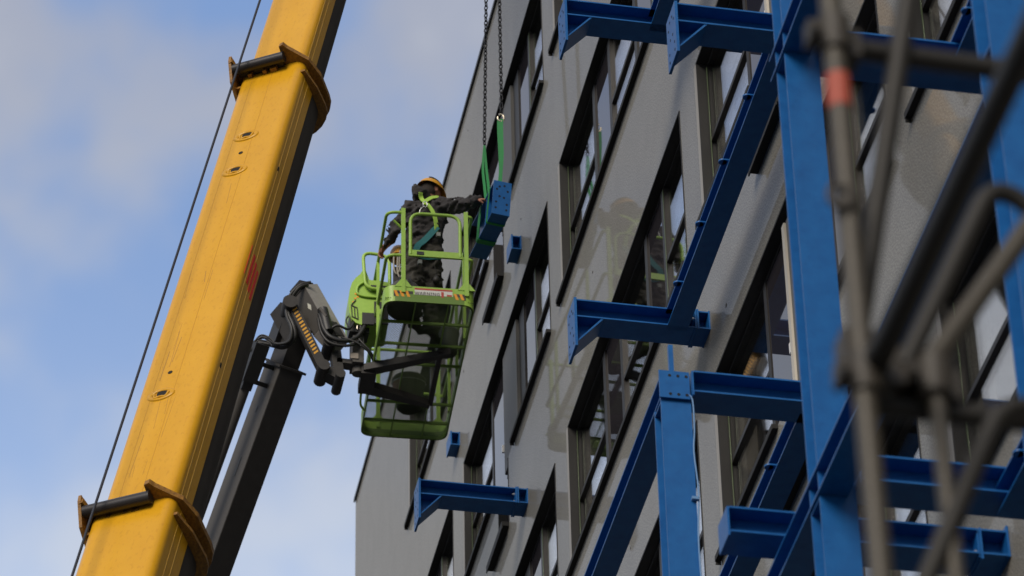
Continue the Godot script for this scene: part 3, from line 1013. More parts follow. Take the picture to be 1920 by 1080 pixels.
	# hoses
	var runs := [
		[Vector3(4.07, 22.80, -30.25), Vector3(3.98, 22.74, -30.25), Vector3(3.90, 22.60, -30.28), Vector3(3.88, 22.42, -30.25), Vector3(3.93, 22.25, -30.22), Vector3(3.95, 22.12, -30.25), Vector3(3.86, 22.07, -30.35), Vector3(3.72, 22.16, -30.45), Vector3(3.60, 22.20, -30.5)],
		[Vector3(4.10, 22.82, -30.24), Vector3(3.99, 22.77, -30.24), Vector3(3.885, 22.62, -30.26), Vector3(3.862, 22.40, -30.24), Vector3(3.91, 22.20, -30.20), Vector3(3.90, 22.08, -30.25), Vector3(3.78, 22.10, -30.35), Vector3(3.66, 22.24, -30.45), Vector3(3.56, 22.18, -30.5)],
		[Vector3(4.19, 22.42, -30.22), Vector3(4.23, 22.22, -30.18), Vector3(4.30, 22.10, -30.15), Vector3(4.43, 22.07, -30.15), Vector3(4.55, 22.14, -30.18), Vector3(4.63, 22.28, -30.20), Vector3(4.66, 22.42, -30.24)],
		[Vector3(4.18, 22.38, -30.24), Vector3(4.21, 22.18, -30.20), Vector3(4.29, 22.05, -30.17), Vector3(4.44, 22.02, -30.16), Vector3(4.57, 22.09, -30.18), Vector3(4.61, 22.25, -30.22), Vector3(4.60, 22.40, -30.24)],
		[Vector3(4.27, 22.20, -30.20), Vector3(4.36, 22.26, -30.16), Vector3(4.47, 22.24, -30.18), Vector3(4.53, 22.34, -30.22), Vector3(4.55, 22.46, -30.26)],
		[Vector3(4.40, 22.12, -30.16), Vector3(4.55, 22.06, -30.14), Vector3(4.67, 21.98, -30.16), Vector3(4.75, 21.90, -30.25)],
		[Vector3(4.51, 22.52, -30.30), Vector3(4.47, 22.44, -30.30), Vector3(4.49, 22.35, -30.28), Vector3(4.53, 22.33, -30.28)],
		[Vector3(4.56, 22.18, -30.20), Vector3(4.62, 22.08, -30.17), Vector3(4.70, 21.99, -30.18), Vector3(4.76, 21.93, -30.24)],
	]
	for i in runs.size():
		s = tool()
		tube(s, curve(runs[i], 6), [0.024, 0.017, 0.022, 0.015, 0.013, 0.010, 0.008, 0.010][i], 8)
		part("hose", s, black, lift)
	s = tool()
	tube(s, curve([Vector3(3.55, 22.12, -30.45), Vector3(3.62, 22.22, -30.4), Vector3(3.70, 22.20, -30.38), Vector3(3.76, 22.12, -30.35)], 5), 0.008, 6)
	tube(s, curve([Vector3(3.53, 22.05, -30.45), Vector3(3.60, 22.15, -30.4), Vector3(3.70, 22.14, -30.38), Vector3(3.74, 22.07, -30.35)], 5), 0.008, 6)
	part("hose", s, black, lift)
	s = tool()
	tube(s, [Vector3(4.22, 22.48, -30.22), Vector3(4.28, 22.20, -30.20)], 0.055, 12)
	part("hose_guard", s, black, lift)
	s = tool()
	tube(s, [Vector3(4.19, 22.46, -30.18), Vector3(4.25, 22.36, -30.17)], 0.02, 8)
	part("cylinder_rod", s, mid, lift)
	platform(lift, dark, black)

func rail(s: SurfaceTool, pts: Array, r := 0.0165) -> void:
	tube(s, round_path(pts, 0.10), r, 10)

func platform(lift: Node3D, dark: Material, black: Material) -> void:
	var lime := worn("lime_paint", Color(0.275, 0.46, 0.060), Color(0.325, 0.52, 0.075), 2.5, 0.42, 0.02, 51)
	var p := Node3D.new()
	put(p, "platform", lift)
	p.position = Vector3(4.687, 21.90, -29.185)
	p.rotation.y = -0.053
	var w := 0.865
	var l := 2.32
	var s := tool()
	# floor frame: a rounded loop and its cross members
	var loop := []
	for c in [Vector3(0, 0, 0), Vector3(w, 0, 0), Vector3(w, 0, -l), Vector3(0, 0, -l)]:
		loop.append(c)
	var ring := round_path(loop, 0.13, 8, true)
	ribbon(s, lift_up(ring, 0.04), Vector3.UP, [0.045, 0.045], 0.008)
	for z in [-0.36, -0.72, -1.05, -1.72, -2.05]:
		bar(s, Vector3(0.01, 0.015, z), Vector3(w - 0.01, 0.015, z), 0.020, 0.026)
	for x in [0.30, 0.62]:
		bar(s, Vector3(x, 0.018, -0.01), Vector3(x, 0.018, -l + 0.01), 0.012, 0.024)
	part("floor_frame", s, mat("frame_dark_green", Color(0.12, 0.21, 0.03), 0.6), p)
	s = tool()                                        # see-through floor: crossing flat bars
	var step := 0.028
	var n := int((w + l) / step)
	for i in n:
		var a := Vector3(minf(i * step, w), 0.034, -maxf(0.0, i * step - w))
		var b := Vector3(maxf(0.0, i * step - l), 0.034, -minf(i * step, l))
		bar(s, a, b, 0.0032, 0.004)
		bar(s, Vector3(w - a.x, 0.038, a.z), Vector3(w - b.x, 0.038, b.z), 0.0032, 0.004)
	var mesh := part("floor_mesh", s, mat("mesh_green", Color(0.035, 0.055, 0.018), 0.7), p)
	mesh.set_meta("kind", "stuff")
	# kick plates at the two short ends, wrapped round the corners
	for e in [0, 1]:
		s = tool()
		var z: float = -l * e
		var g := -1.0 if e == 0 else 1.0
		var path := round_path([Vector3(-0.004, 0.09, z + g * 0.24), Vector3(-0.004, 0.09, z), Vector3(w + 0.004, 0.09, z), Vector3(w + 0.004, 0.09, z + g * 0.24)], 0.13, 8)
		ribbon(s, path, Vector3.UP, [0.095, 0.095], 0.006)
		part("kick_plate", s, lime, p)
	for x in [0.0, w]:
		s = tool()
		bar(s, Vector3(x, 0.085, -0.2), Vector3(x, 0.085, -l + 0.2), 0.008, 0.10)
		part("side_kick_board", s, lime, p)
	# posts and rails
	var posts := [Vector3(0.175, 0, 0), Vector3(0.795, 0, 0), Vector3(0.175, 0, -l), Vector3(0.795, 0, -l)]
	for q in posts:
		s = tool()
		bar(s, q + Vector3(0, 0.10, 0.005), q + Vector3(0, 1.13, 0.005), 0.040, 0.030, Vector3.BACK)
		for side in [-1, 1]:
			prism(s, PackedVector2Array([Vector2(side * 0.015, 0.17), Vector2(side * 0.015, 0.27), Vector2(side * 0.085, 0.17)]), q + Vector3(0, 0, 0.0), Vector3.RIGHT, Vector3.UP, Vector3(0, 0, 0.012))
		part("post", s, lime, p)
	for q in [Vector3(0.012, 0, -0.80), Vector3(0.012, 0, -1.62), Vector3(w - 0.012, 0, -0.62), Vector3(w - 0.012, 0, -1.25), Vector3(w - 0.012, 0, -1.88)]:
		s = tool()
		bar(s, q + Vector3(0, 0.05, 0), q + Vector3(0, 1.07, 0), 0.030, 0.030, Vector3.BACK)
		part("post", s, lime, p)
	for y in [1.09, 0.56]:
		var runs := [
			[Vector3(0.175, y, 0), Vector3(0.012, y - 0.01, 0.0), Vector3(0.012, y - 0.02, -0.45), Vector3(0.012, y - 0.02, -l), Vector3(0.175, y, -l)],
			[Vector3(0.795, y, 0), Vector3(w - 0.012, y - 0.01, 0.0), Vector3(w - 0.012, y - 0.02, -0.45), Vector3(w - 0.012, y - 0.02, -l), Vector3(0.795, y, -l)],
			[Vector3(0.175, y, -l), Vector3(0.795, y, -l)],
		]
		for e in runs:
			s = tool()
			rail(s, e)
			part("guard_rail", s, lime, p)
	s = tool()
	var gate := round_path([Vector3(0.245, 0.56, 0.02), Vector3(0.245, 1.07, 0.02), Vector3(0.735, 1.07, 0.02), Vector3(0.735, 0.56, 0.02)], 0.12, 7)
	tube(s, gate, 0.0175, 10)
	bar(s, Vector3(0.225, 0.575, 0.02), Vector3(0.755, 0.575, 0.02), 0.022, 0.072)
	part("gate", s, lime, p)
	s = tool()
	box(s, Vector3(0.305, 0.555, 0.0315), Vector3(0.375, 0.592, 0.037))
	part("gate_latch", s, black, p)
	s = tool()
	tube(s, [Vector3(0.08, 1.00, -0.02), Vector3(0.175, 0.93, -0.06)], 0.012, 8)
	part("gate_stay", s, lime, p)
	# hazard tape, warning label with a red head line on the near kick plate
	s = tool()
	for x in [0.105, 0.160, 0.215, 0.690, 0.745]:
		prism(s, PackedVector2Array([Vector2(x, 0.052), Vector2(x + 0.028, 0.052), Vector2(x + 0.003, 0.122), Vector2(x - 0.025, 0.122)]), Vector3(0, 0, 0.0074), Vector3.RIGHT, Vector3.UP, Vector3(0, 0, 0.0012))
	part("hazard_tape", s, mat("hazard_orange", Color(0.75, 0.30, 0.01), 0.5), p).set_meta("kind", "stuff")
	for r in [[0.08, 0.27], [0.665, 0.785]]:
		s = tool()
		box(s, Vector3(r[0], 0.052, 0.0055), Vector3(r[1], 0.122, 0.0072))
		part("hazard_tape_base", s, mat("hazard_black", Color(0.03, 0.026, 0.022), 0.5), p)
	s = tool()
	box(s, Vector3(0.285, 0.060, 0.0055), Vector3(0.655, 0.165, 0.0075))
	part("warning_label", s, mat("label_white", Color(0.60, 0.60, 0.54), 0.5), p)
	for r in [[0.285, 0.145, 0.655, 0.165], [0.545, 0.066, 0.570, 0.135], [0.60, 0.085, 0.650, 0.105]]:
		s = tool()
		box(s, Vector3(r[0], r[1], 0.0076), Vector3(r[2], r[3], 0.0086))
		part("label_red", s, mat("label_red", Color(0.42, 0.05, 0.03), 0.5), p)
	var word := TextMesh.new()
	var font := SystemFont.new()
	font.font_names = PackedStringArray(["Droid Sans"])
	font.font_weight = 700
	word.font = font
	word.text = "WARNING"
	word.font_size = 32
	word.pixel_size = 0.0016
	word.depth = 0.002
	again("label_word", word, mat("label_grey", Color(0.12, 0.11, 0.11), 0.6), p, Vector3(0.410, 0.100, 0.0082))
	# bearers below the floor that carry the platform
	s = tool()
	prism(s, PackedVector2Array([Vector2(-0.10, -1.06), Vector2(-0.10, -1.20), Vector2(0.72, -0.76), Vector2(0.72, -0.70)]), Vector3(0, -0.085, 0), Vector3.RIGHT, Vector3.BACK, Vector3(0, 0.075, 0))
	part("bearer", s, dark, p)
	s = tool()
	prism(s, PackedVector2Array([Vector2(-0.10, -1.30), Vector2(-0.10, -1.46), Vector2(0.62, -1.66), Vector2(0.62, -1.60)]), Vector3(0, -0.085, 0), Vector3.RIGHT, Vector3.BACK, Vector3(0, 0.075, 0))
	part("bearer", s, dark, p)
	s = tool()
	bar(s, Vector3(0.63, -0.03, -0.72), Vector3(0.63, -0.03, -1.66), 0.05, 0.04)
	part("bearer_tie", s, dark, p)
	s = tool()
	box(s, Vector3(-0.12, -0.11, -1.44), Vector3(0.03, 0.0, -1.08))
	part("bearer_root", s, dark, p)
	s = tool()
	rail(s, [Vector3(-0.01, 0.05, -1.50), Vector3(-0.075, 0.04, -1.52), Vector3(-0.075, -0.10, -1.66), Vector3(-0.01, -0.10, -1.75)], 0.012)
	part("hose_guide", s, lime, p)
	# lime control housing on the left long side
	s = tool()
	var prof := PackedVector2Array()
	for c in [Vector2(-0.185, 0.455), Vector2(-0.225, 0.50), Vector2(-0.252, 0.58), Vector2(-0.262, 0.70), Vector2(-0.250, 0.86), Vector2(-0.228, 0.95), Vector2(-0.19, 1.015), Vector2(-0.145, 1.065), Vector2(-0.112, 1.135), Vector2(-0.096, 1.135), Vector2(-0.052, 1.0), Vector2(0.14, 0.985), Vector2(0.14, 0.48), Vector2(-0.05, 0.44), Vector2(-0.13, 0.435)]:
		prof.append(c)
	prism(s, prof, Vector3(0, 0, -1.42), Vector3.RIGHT, Vector3.UP, Vector3(0, 0, 0.40))
	part("control_housing", s, lime, p)
	s = tool()
	rail(s, [Vector3(-0.105, 0.96, -1.005), Vector3(-0.175, 0.90, -1.005), Vector3(-0.185, 0.80, -1.005), Vector3(-0.10, 0.775, -1.005), Vector3(0.14, 0.775, -1.005)], 0.012)
	part("housing_bead", s, lime, p)
	s = tool()
	box(s, Vector3(-0.005, 0.45, -1.018), Vector3(0.138, 0.72, -1.0))
	part("control_recess", s, black, p)
	s = tool()
	box(s, Vector3(-0.125, 0.43, -1.018), Vector3(-0.006, 0.57, -0.995))
	part("control_recess", s, black, p)
	s = tool()
	box(s, Vector3(0.045, 0.56, -1.0), Vector3(0.085, 0.62, -0.985))
	part("control_knob", s, lime, p)
	for r in [[-0.04, 0.875, 0.138, 0.915, -0.990], [0.03, 0.825, 0.138, 0.855, -0.985]]:
		s = tool()
		box(s, Vector3(r[0], r[1], -1.018), Vector3(r[2], r[3], r[4]))
		part("control_slot", s, black, p)
	s = tool()
	rail(s, [Vector3(0.145, 0.86, -0.98), Vector3(-0.095, 0.86, -0.98), Vector3(-0.125, 1.32, -0.99), Vector3(0.145, 1.29, -0.99), Vector3(0.15, 0.80, -0.98)], 0.018)
	part("control_hoop", s, lime, p)
	s = tool()                                        # the m-shaped outline mark, slanted, in black on the housing's front
	for x in [0.0, 0.030, 0.060]:
		bar(s, Vector3(-0.225 + x, 0.525 - x * 0.5, -1.0125), Vector3(-0.235 + x, 0.665 - x * 0.5, -1.0125), 0.008, 0.008)
	bar(s, Vector3(-0.235, 0.665, -1.0125), Vector3(-0.172, 0.633, -1.0125), 0.008, 0.008)
	bar(s, Vector3(-0.225, 0.525, -1.0125), Vector3(-0.163, 0.494, -1.0125), 0.008, 0.008)
	bar(s, Vector3(-0.235, 0.665, -1.0125), Vector3(-0.188, 0.735, -1.0125), 0.008, 0.008)
	part("outline_mark", s, mat("mark_black", Color(0.02, 0.02, 0.01), 0.5), p)
	s = tool()
	for q in [Vector2(-0.222, 0.70), Vector2(-0.205, 0.745), Vector2(-0.180, 0.765), Vector2(-0.200, 0.80)]:
		box(s, Vector3(q.x, q.y, -1.0185), Vector3(q.x + 0.022, q.y + 0.020, -1.0165))
	part("orange_mark", s, mat("hazard_orange", Color(0.75, 0.30, 0.01), 0.5), p).set_meta("kind", "stuff")

func lift_up(pts: Array, y: float) -> Array:
	var out := []
	for q in pts:
		out.append(q + Vector3(0, y, 0))
	return out

# ---------------------------------------------------------------- figures: tapered bones joined by a smooth minimum, meshed as surface nets

func bone_distance(p: Vector3, b: Array) -> float:   # b: from, to, radius at from, radius at to, colour
	var ab: Vector3 = b[1] - b[0]
	var t := clampf((p - b[0]).dot(ab) / maxf(ab.length_squared(), 1e-9), 0.0, 1.0)
	return p.distance_to(b[0] + ab * t) - lerpf(b[2], b[3], t)

func field(p: Vector3, bones: Array, k: float) -> float:
	var f := 10.0
	for b in bones:
		var d := bone_distance(p, b)
		var h := clampf(0.5 + 0.5 * (f - d) / k, 0.0, 1.0)
		f = lerpf(f, d, h) - k * h * (1.0 - h)
	return f

func nets(s: SurfaceTool, bones: Array, cell: float, k: float, folds := 0.0) -> void:
	var lo := Vector3.ONE * 100.0
	var hi := -lo
	for b in bones:
		var r: float = maxf(b[2], b[3]) + k + cell * 2.0
		for e in [b[0], b[1]]:
			lo = lo.min(e - Vector3.ONE * r)
			hi = hi.max(e + Vector3.ONE * r)
	var n := Vector3i(((hi - lo) / cell).ceil()) + Vector3i.ONE
	var f := PackedFloat32Array()
	var near := PackedFloat32Array()
	var which := PackedInt32Array()
	f.resize(n.x * n.y * n.z)
	f.fill(10.0)
	near.resize(f.size())
	near.fill(10.0)
	which.resize(f.size())
	var wrinkle := FastNoiseLite.new()
	wrinkle.seed = 77
	wrinkle.frequency = 9.0
	wrinkle.fractal_octaves = 2
	for bi in bones.size():
		var b: Array = bones[bi]
		var r: float = maxf(b[2], b[3]) + k + cell * 2.0
		var a: Vector3 = ((b[0] as Vector3).min(b[1]) - Vector3.ONE * r - lo) / cell
		var z: Vector3 = ((b[0] as Vector3).max(b[1]) + Vector3.ONE * r - lo) / cell
		for iz in range(maxi(0, int(a.z)), mini(n.z, int(z.z) + 2)):
			for iy in range(maxi(0, int(a.y)), mini(n.y, int(z.y) + 2)):
				for ix in range(maxi(0, int(a.x)), mini(n.x, int(z.x) + 2)):
					var i := (iz * n.y + iy) * n.x + ix
					var p := lo + Vector3(ix, iy, iz) * cell
					var d := bone_distance(p, b)
					if d < near[i]:
						near[i] = d
						which[i] = bi
					if folds > 0.0 and b[5]:
						d += wrinkle.get_noise_3dv(p * Vector3(1.0, 1.6, 1.0)) * folds
					var h := clampf(0.5 + 0.5 * (f[i] - d) / k, 0.0, 1.0)
					f[i] = lerpf(f[i], d, h) - k * h * (1.0 - h)
	var at := {}
	var tint := {}
	var off := [0, 1, n.x, n.x + 1, n.x * n.y, n.x * n.y + 1, n.x * n.y + n.x, n.x * n.y + n.x + 1]
	var edges := [[0, 1], [2, 3], [4, 5], [6, 7], [0, 2], [1, 3], [4, 6], [5, 7], [0, 4], [1, 5], [2, 6], [3, 7]]
	for iz in n.z - 1:
		for iy in n.y - 1:
			for ix in n.x - 1:
				var i := (iz * n.y + iy) * n.x + ix
				if f[i] > 0.2:
					continue
				var inside := 0
				for o in 8:
					if f[i + off[o]] < 0.0:
						inside += 1
				if inside == 0 or inside == 8:
					continue
				var sum := Vector3.ZERO
				var c := 0
				for e in edges:
					var fa := f[i + off[e[0]]]
					var fb := f[i + off[e[1]]]
					if (fa < 0.0) != (fb < 0.0):
						var t := fa / (fa - fb)
						var pa := Vector3(e[0] & 1, (e[0] >> 1) & 1, e[0] >> 2)
						var pb := Vector3(e[1] & 1, (e[1] >> 1) & 1, e[1] >> 2)
						sum += pa.lerp(pb, t)
						c += 1
				at[i] = lo + (Vector3(ix, iy, iz) + sum / c) * cell
				tint[i] = bones[which[i]][4]
	s.set_smooth_group(0)
	var steps := [1, n.x, n.x * n.y]
	for i in at:
		for ax in 3:
			var j: int = i + steps[ax]
			if j >= f.size() or (f[i] < 0.0) == (f[j] < 0.0):
				continue
			var u: int = steps[(ax + 1) % 3]
			var v: int = steps[(ax + 2) % 3]
			if not (at.has(i - u) and at.has(i - v) and at.has(i - u - v)):
				continue
			var q := [i, i - u, i - u - v, i - v]
			if f[i] >= 0.0:
				q = [i, i - v, i - u - v, i - u]
			for m in [0, 2, 1, 0, 3, 2]:
				s.set_color(tint[q[m]])
				s.add_vertex(at[q[m]])

func hand_bones(wrist: Vector3, along: Vector3, back: Vector3, curl: float, thumb_side: float, skin: Color) -> Array:   # palm, four bent fingers of unequal length, a thumb from the side
	along = along.normalized()
	back = (back - along * back.dot(along)).normalized()
	var side := along.cross(back).normalized() * thumb_side
	var out := [[wrist - along * 0.03, wrist + along * 0.01, 0.026, 0.026, skin, false]]
	for k in 4:
		var o := side * (0.030 - k * 0.020)
		var root := wrist + along * 0.078 + o
		out.append([wrist + along * 0.015 + o * 0.7, root, 0.017, 0.013, skin, false])
		var length: float = [0.040, 0.045, 0.042, 0.033][k]
		var dir := along
		for j in 3:
			dir = dir.rotated(along.cross(back).normalized(), -curl * (0.75 + 0.15 * j))
			var to: Vector3 = root + dir * length * [1.0, 0.66, 0.52][j]
			out.append([root, to, 0.0100 - j * 0.0008, 0.0092 - j * 0.0008, skin, false])
			root = to
	var t0 := wrist + along * 0.022 + side * 0.030
	var t1 := t0 + (along * 0.6 + side * 0.55 - back * 0.45).normalized() * 0.040
	var t2 := t1 + (along * 0.8 - back * 0.6 - side * 0.1).normalized() * 0.032
	out.append([t0, t1, 0.0145, 0.011, skin, false])
	out.append([t1, t2, 0.011, 0.009, skin, false])
	return out

func worker() -> void:
	var base := Vector3(5.14, 21.945, -29.62)
	var t := thing("person", "person in dark workwear and yellow helmet reaching right from the platform", "person", base)
	var jacket := Color(0.036, 0.035, 0.034)
	var trousers := Color(0.040, 0.036, 0.031)
	var boots := Color(0.020, 0.017, 0.015)
	var skin := Color(0.40, 0.185, 0.125)
	var hair := Color(0.03, 0.022, 0.016)
	var w := func(x: float, y: float, z: float) -> Vector3: return Vector3(x, y, z) - base
	var pelvis: Vector3 = w.call(5.135, 22.86, -29.63)
	var chest: Vector3 = w.call(5.150, 23.27, -29.57)
	var neck: Vector3 = w.call(5.175, 23.46, -29.56)
	var rs: Vector3 = w.call(5.325, 23.395, -29.53)
	var ls: Vector3 = w.call(5.000, 23.345, -29.55)
	var re: Vector3 = w.call(5.462, 23.275, -29.34)
	var rw: Vector3 = w.call(5.592, 23.205, -29.135)
	var le: Vector3 = w.call(4.858, 23.115, -29.60)
	var lw: Vector3 = w.call(4.790, 23.000, -29.735)
	var bones := [
		[pelvis + Vector3(-0.07, 0, 0), pelvis + Vector3(0.07, 0, 0), 0.125, 0.125, trousers, true],
		[pelvis + Vector3(-0.05, 0.10, 0.0), chest + Vector3(-0.06, -0.08, 0), 0.125, 0.130, jacket, true],
		[pelvis + Vector3(0.05, 0.10, 0.0), chest + Vector3(0.06, -0.08, 0), 0.125, 0.130, jacket, true],
		[chest + Vector3(-0.09, 0.01, 0), chest + Vector3(0.09, 0.02, 0), 0.125, 0.125, jacket, true],
		[ls.lerp(chest, 0.15), rs.lerp(chest, 0.15), 0.080, 0.080, jacket, true],
		[chest, neck, 0.10, 0.065, jacket, true],
		[w.call(5.055, 23.50, -29.49), w.call(5.125, 23.50, -29.53), 0.060, 0.062, jacket, true],      # the hood bunched behind the neck
		[w.call(5.055, 23.56, -29.51), w.call(5.150, 23.54, -29.55), 0.038, 0.046, jacket, true],
		[rs, re, 0.080, 0.064, jacket, true], [re, rw, 0.064, 0.048, jacket, true],
		[ls, le, 0.074, 0.056, jacket, true], [le, lw, 0.056, 0.042, jacket, true],
	]
	var legs := [[w.call(5.215, 22.80, -29.64), w.call(5.235, 22.40, -29.66), w.call(5.230, 22.03, -29.74)], [w.call(5.055, 22.80, -29.62), w.call(5.035, 22.40, -29.60), w.call(5.035, 22.03, -29.62)]]
	for g in legs:
		bones.append([g[0], g[1], 0.112, 0.090, trousers, true])
		bones.append([g[1], g[2], 0.088, 0.074, trousers, true])
		bones.append([g[2] + Vector3(0, -0.01, 0), g[2] + Vector3(0.01, -0.045, 0.02), 0.050, 0.042, boots, false])
		bones.append([g[2] + Vector3(0, -0.045, 0.02), g[2] + Vector3(0.09, -0.050, -0.13), 0.042, 0.036, boots, false])
	var s := tool()
	nets(s, bones, 0.0155, 0.042, 0.046)
	# head, looking right and a little down
	var f := Vector3(0.80, -0.28, -0.52).normalized()
	var u := Vector3(0.22, 0.95, -0.16)
	u = (u - f * u.dot(f)).normalized()
	var r := f.cross(u)
	var c: Vector3 = w.call(5.212, 23.575, -29.575)
	nets(s, [
		[c - f * 0.025 + u * 0.02, c + f * 0.02 + u * 0.02, 0.084, 0.080, skin, false],
		[c + f * 0.05 - u * 0.045, c + f * 0.06 - u * 0.085, 0.052, 0.032, skin, false],
		[c + f * 0.09 + u * 0.005, c + f * 0.112 - u * 0.025, 0.010, 0.015, skin, false],
		[c + f * 0.095 - u * 0.055, c + f * 0.097 - u * 0.062, 0.013, 0.013, Color(0.33, 0.12, 0.09), false],
		[c + f * 0.080 + r * 0.03 + u * 0.005, c + f * 0.081 + r * 0.032 + u * 0.005, 0.012, 0.012, Color(0.12, 0.09, 0.08), false],
		[c + f * 0.080 - r * 0.03 + u * 0.005, c + f * 0.081 - r * 0.032 + u * 0.005, 0.012, 0.012, Color(0.12, 0.09, 0.08), false],
		[c + r * 0.084 - u * 0.005, c + r * 0.088 + u * 0.02 - f * 0.008, 0.014, 0.016, skin, false],
		[c - r * 0.084 - u * 0.005, c - r * 0.088 + u * 0.02 - f * 0.008, 0.014, 0.016, skin, false],
		[c - f * 0.04 - u * 0.02, c - f * 0.045 + u * 0.03, 0.078, 0.085, hair, false],
		[c - f * 0.015 - u * 0.05, neck, 0.058, 0.060, skin, false],
	], 0.008, 0.012)
	nets(s, hand_bones(rw, Vector3(0.80, -0.10, 0.25), Vector3(-0.1, 1.0, 0.45), 0.62, 1.0, skin), 0.0055, 0.006)
	nets(s, hand_bones(lw, Vector3(-0.45, -0.30, -0.65), Vector3(-0.4, 0.9, 0.1), 0.66, -1.0, skin), 0.0055, 0.006)
	var m := mat("person_clothes_and_skin", Color.WHITE, 0.85)
	m.vertex_color_use_as_albedo = true
	s.generate_normals()
	var body := MeshInstance3D.new()
	body.mesh = s.commit()
	body.material_override = m
	put(body, "body", t)
	# helmet
	s = tool()
	s.set_smooth_group(1)
	var hc := c + u * 0.040 - f * 0.012 + Vector3(0, 0, 0.006)
	var rings := 10
	var seg := 24
	var pt := func(i: int, k: int) -> Vector3:
		var a := PI * 0.56 * i / rings
		var b := TAU * k / seg
		var flare := 1.0 + (0.10 if i == rings else 0.0) + (0.16 * maxf(0.0, cos(b)) if i == rings else 0.0)
		return hc + u * cos(a) * 0.108 + f * cos(b) * sin(a) * 0.146 * flare + r * sin(b) * sin(a) * 0.120 * flare
	for i in rings:
		for k in seg:
			quad(s, pt.call(i, k), pt.call(i + 1, k), pt.call(i + 1, k + 1), pt.call(i, k + 1))
	part("helmet", s, mat("helmet_yellow", Color(0.75, 0.36, 0.02), 0.35), t)
	s = tool()
	for side in [-0.055, 0.055]:
		var line := []
		for i in 9:
			var a := -0.9 + 1.8 * i / 8.0
			line.append(hc + u * (cos(a) * 0.108 * 0.91 - 0.002) + f * sin(a) * 0.136 + r * side * (1.0 + 0.3 * cos(a)))
		ribbon(s, line, r, [0.005, 0.008, 0.005], 0.004)
	for q in [Vector2(0.05, 0.085), Vector2(-0.02, 0.09), Vector2(0.05, -0.085), Vector2(-0.02, -0.09)]:
		disc(s, hc + f * q.x + r * q.y + u * 0.045, r * signf(q.y) + u * 0.6, 0.016, 0.012, 10)
	part("helmet_vents", s, mat("helmet_dark", Color(0.03, 0.022, 0.012), 0.6), t)
	# harness: straps pressed on to the clothing
	var lime := mat("harness_lime", Color(0.42, 0.66, 0.10), 0.75)
	var teal := mat("harness_teal", Color(0.012, 0.13, 0.14), 0.75)
	var straps := [
		[lime, 0.020, [w.call(5.285, 23.52, -29.50), w.call(5.215, 23.46, -29.44), w.call(5.130, 23.375, -29.41), w.call(5.120, 23.32, -29.40)]],
		[lime, 0.021, [w.call(5.085, 23.46, -29.42), w.call(5.095, 23.41, -29.41), w.call(5.125, 23.34, -29.41)]],
		[lime, 0.022, [w.call(5.145, 23.33, -29.41), w.call(5.195, 23.24, -29.41), w.call(5.235, 23.12, -29.43), w.call(5.258, 22.99, -29.45)]],
		[teal, 0.032, [w.call(5.255, 23.07, -29.45), w.call(5.195, 22.99, -29.45), w.call(5.120, 22.90, -29.47), w.call(5.055, 22.82, -29.48), w.call(5.04, 22.72, -29.49)]],
		[teal, 0.024, [w.call(5.025, 22.74, -29.49), w.call(5.10, 22.715, -29.49), w.call(5.20, 22.725, -29.50), w.call(5.29, 22.76, -29.55)]],
	]
	for e in straps:
		s = tool()
		var line := []
		var side := Vector3.ZERO
		for q in curve(e[2], 5):
			for k in 6:
				var g := Vector3(field(q + Vector3(0.004, 0, 0), bones, 0.045) - field(q - Vector3(0.004, 0, 0), bones, 0.045), field(q + Vector3(0, 0.004, 0), bones, 0.045) - field(q - Vector3(0, 0.004, 0), bones, 0.045), field(q + Vector3(0, 0, 0.004), bones, 0.045) - field(q - Vector3(0, 0, 0.004), bones, 0.045)).normalized()
				q -= g * (field(q, bones, 0.045) - 0.020)
				side = g
			line.append(q)
		ribbon(s, line, (line[-1] - line[0]).cross(side).normalized(), [e[1], e[1]], 0.004)
		part("harness_strap", s, e[0], t)
	s = tool()
	var ring := []
	for k in 13:
		ring.append(w.call(5.118 + cos(TAU * k / 12) * 0.022, 23.285 + sin(TAU * k / 12) * 0.035, -29.385))
	tube(s, ring, 0.005, 6)
	tube(s, curve([w.call(5.115, 23.26, -29.385), w.call(5.075, 23.22, -29.38), w.call(5.055, 23.14, -29.39)], 5), 0.006, 6)
	part("harness_ring", s, mat("ring_metal", Color(0.55, 0.55, 0.55), 0.3, 0.8), t)
	for q in [[5.262, 22.985], [5.075, 22.62]]:
		s = tool()
		box(s, w.call(q[0] - 0.02, q[1] - 0.035, -29.475), w.call(q[0] + 0.02, q[1] + 0.01, -29.440))
		part("harness_buckle", s, mat("buckle_grey", Color(0.20, 0.21, 0.19), 0.5), t)

# ---------------------------------------------------------------- things lying in the platform

func lathe(s: SurfaceTool, prof: Array, n := 24) -> void:   # prof: radius and height, from the bottom up
	s.set_smooth_group(1)
	for i in prof.size() - 1:
		for k in n:
			var a := TAU * k / n
			var b := TAU * (k + 1) / n
			var p: Vector2 = prof[i]
			var q: Vector2 = prof[i + 1]
			quad(s, Vector3(cos(a) * p.x, p.y, sin(a) * p.x), Vector3(cos(a) * q.x, q.y, sin(a) * q.x), Vector3(cos(b) * q.x, q.y, sin(b) * q.x), Vector3(cos(b) * p.x, p.y, sin(b) * p.x))

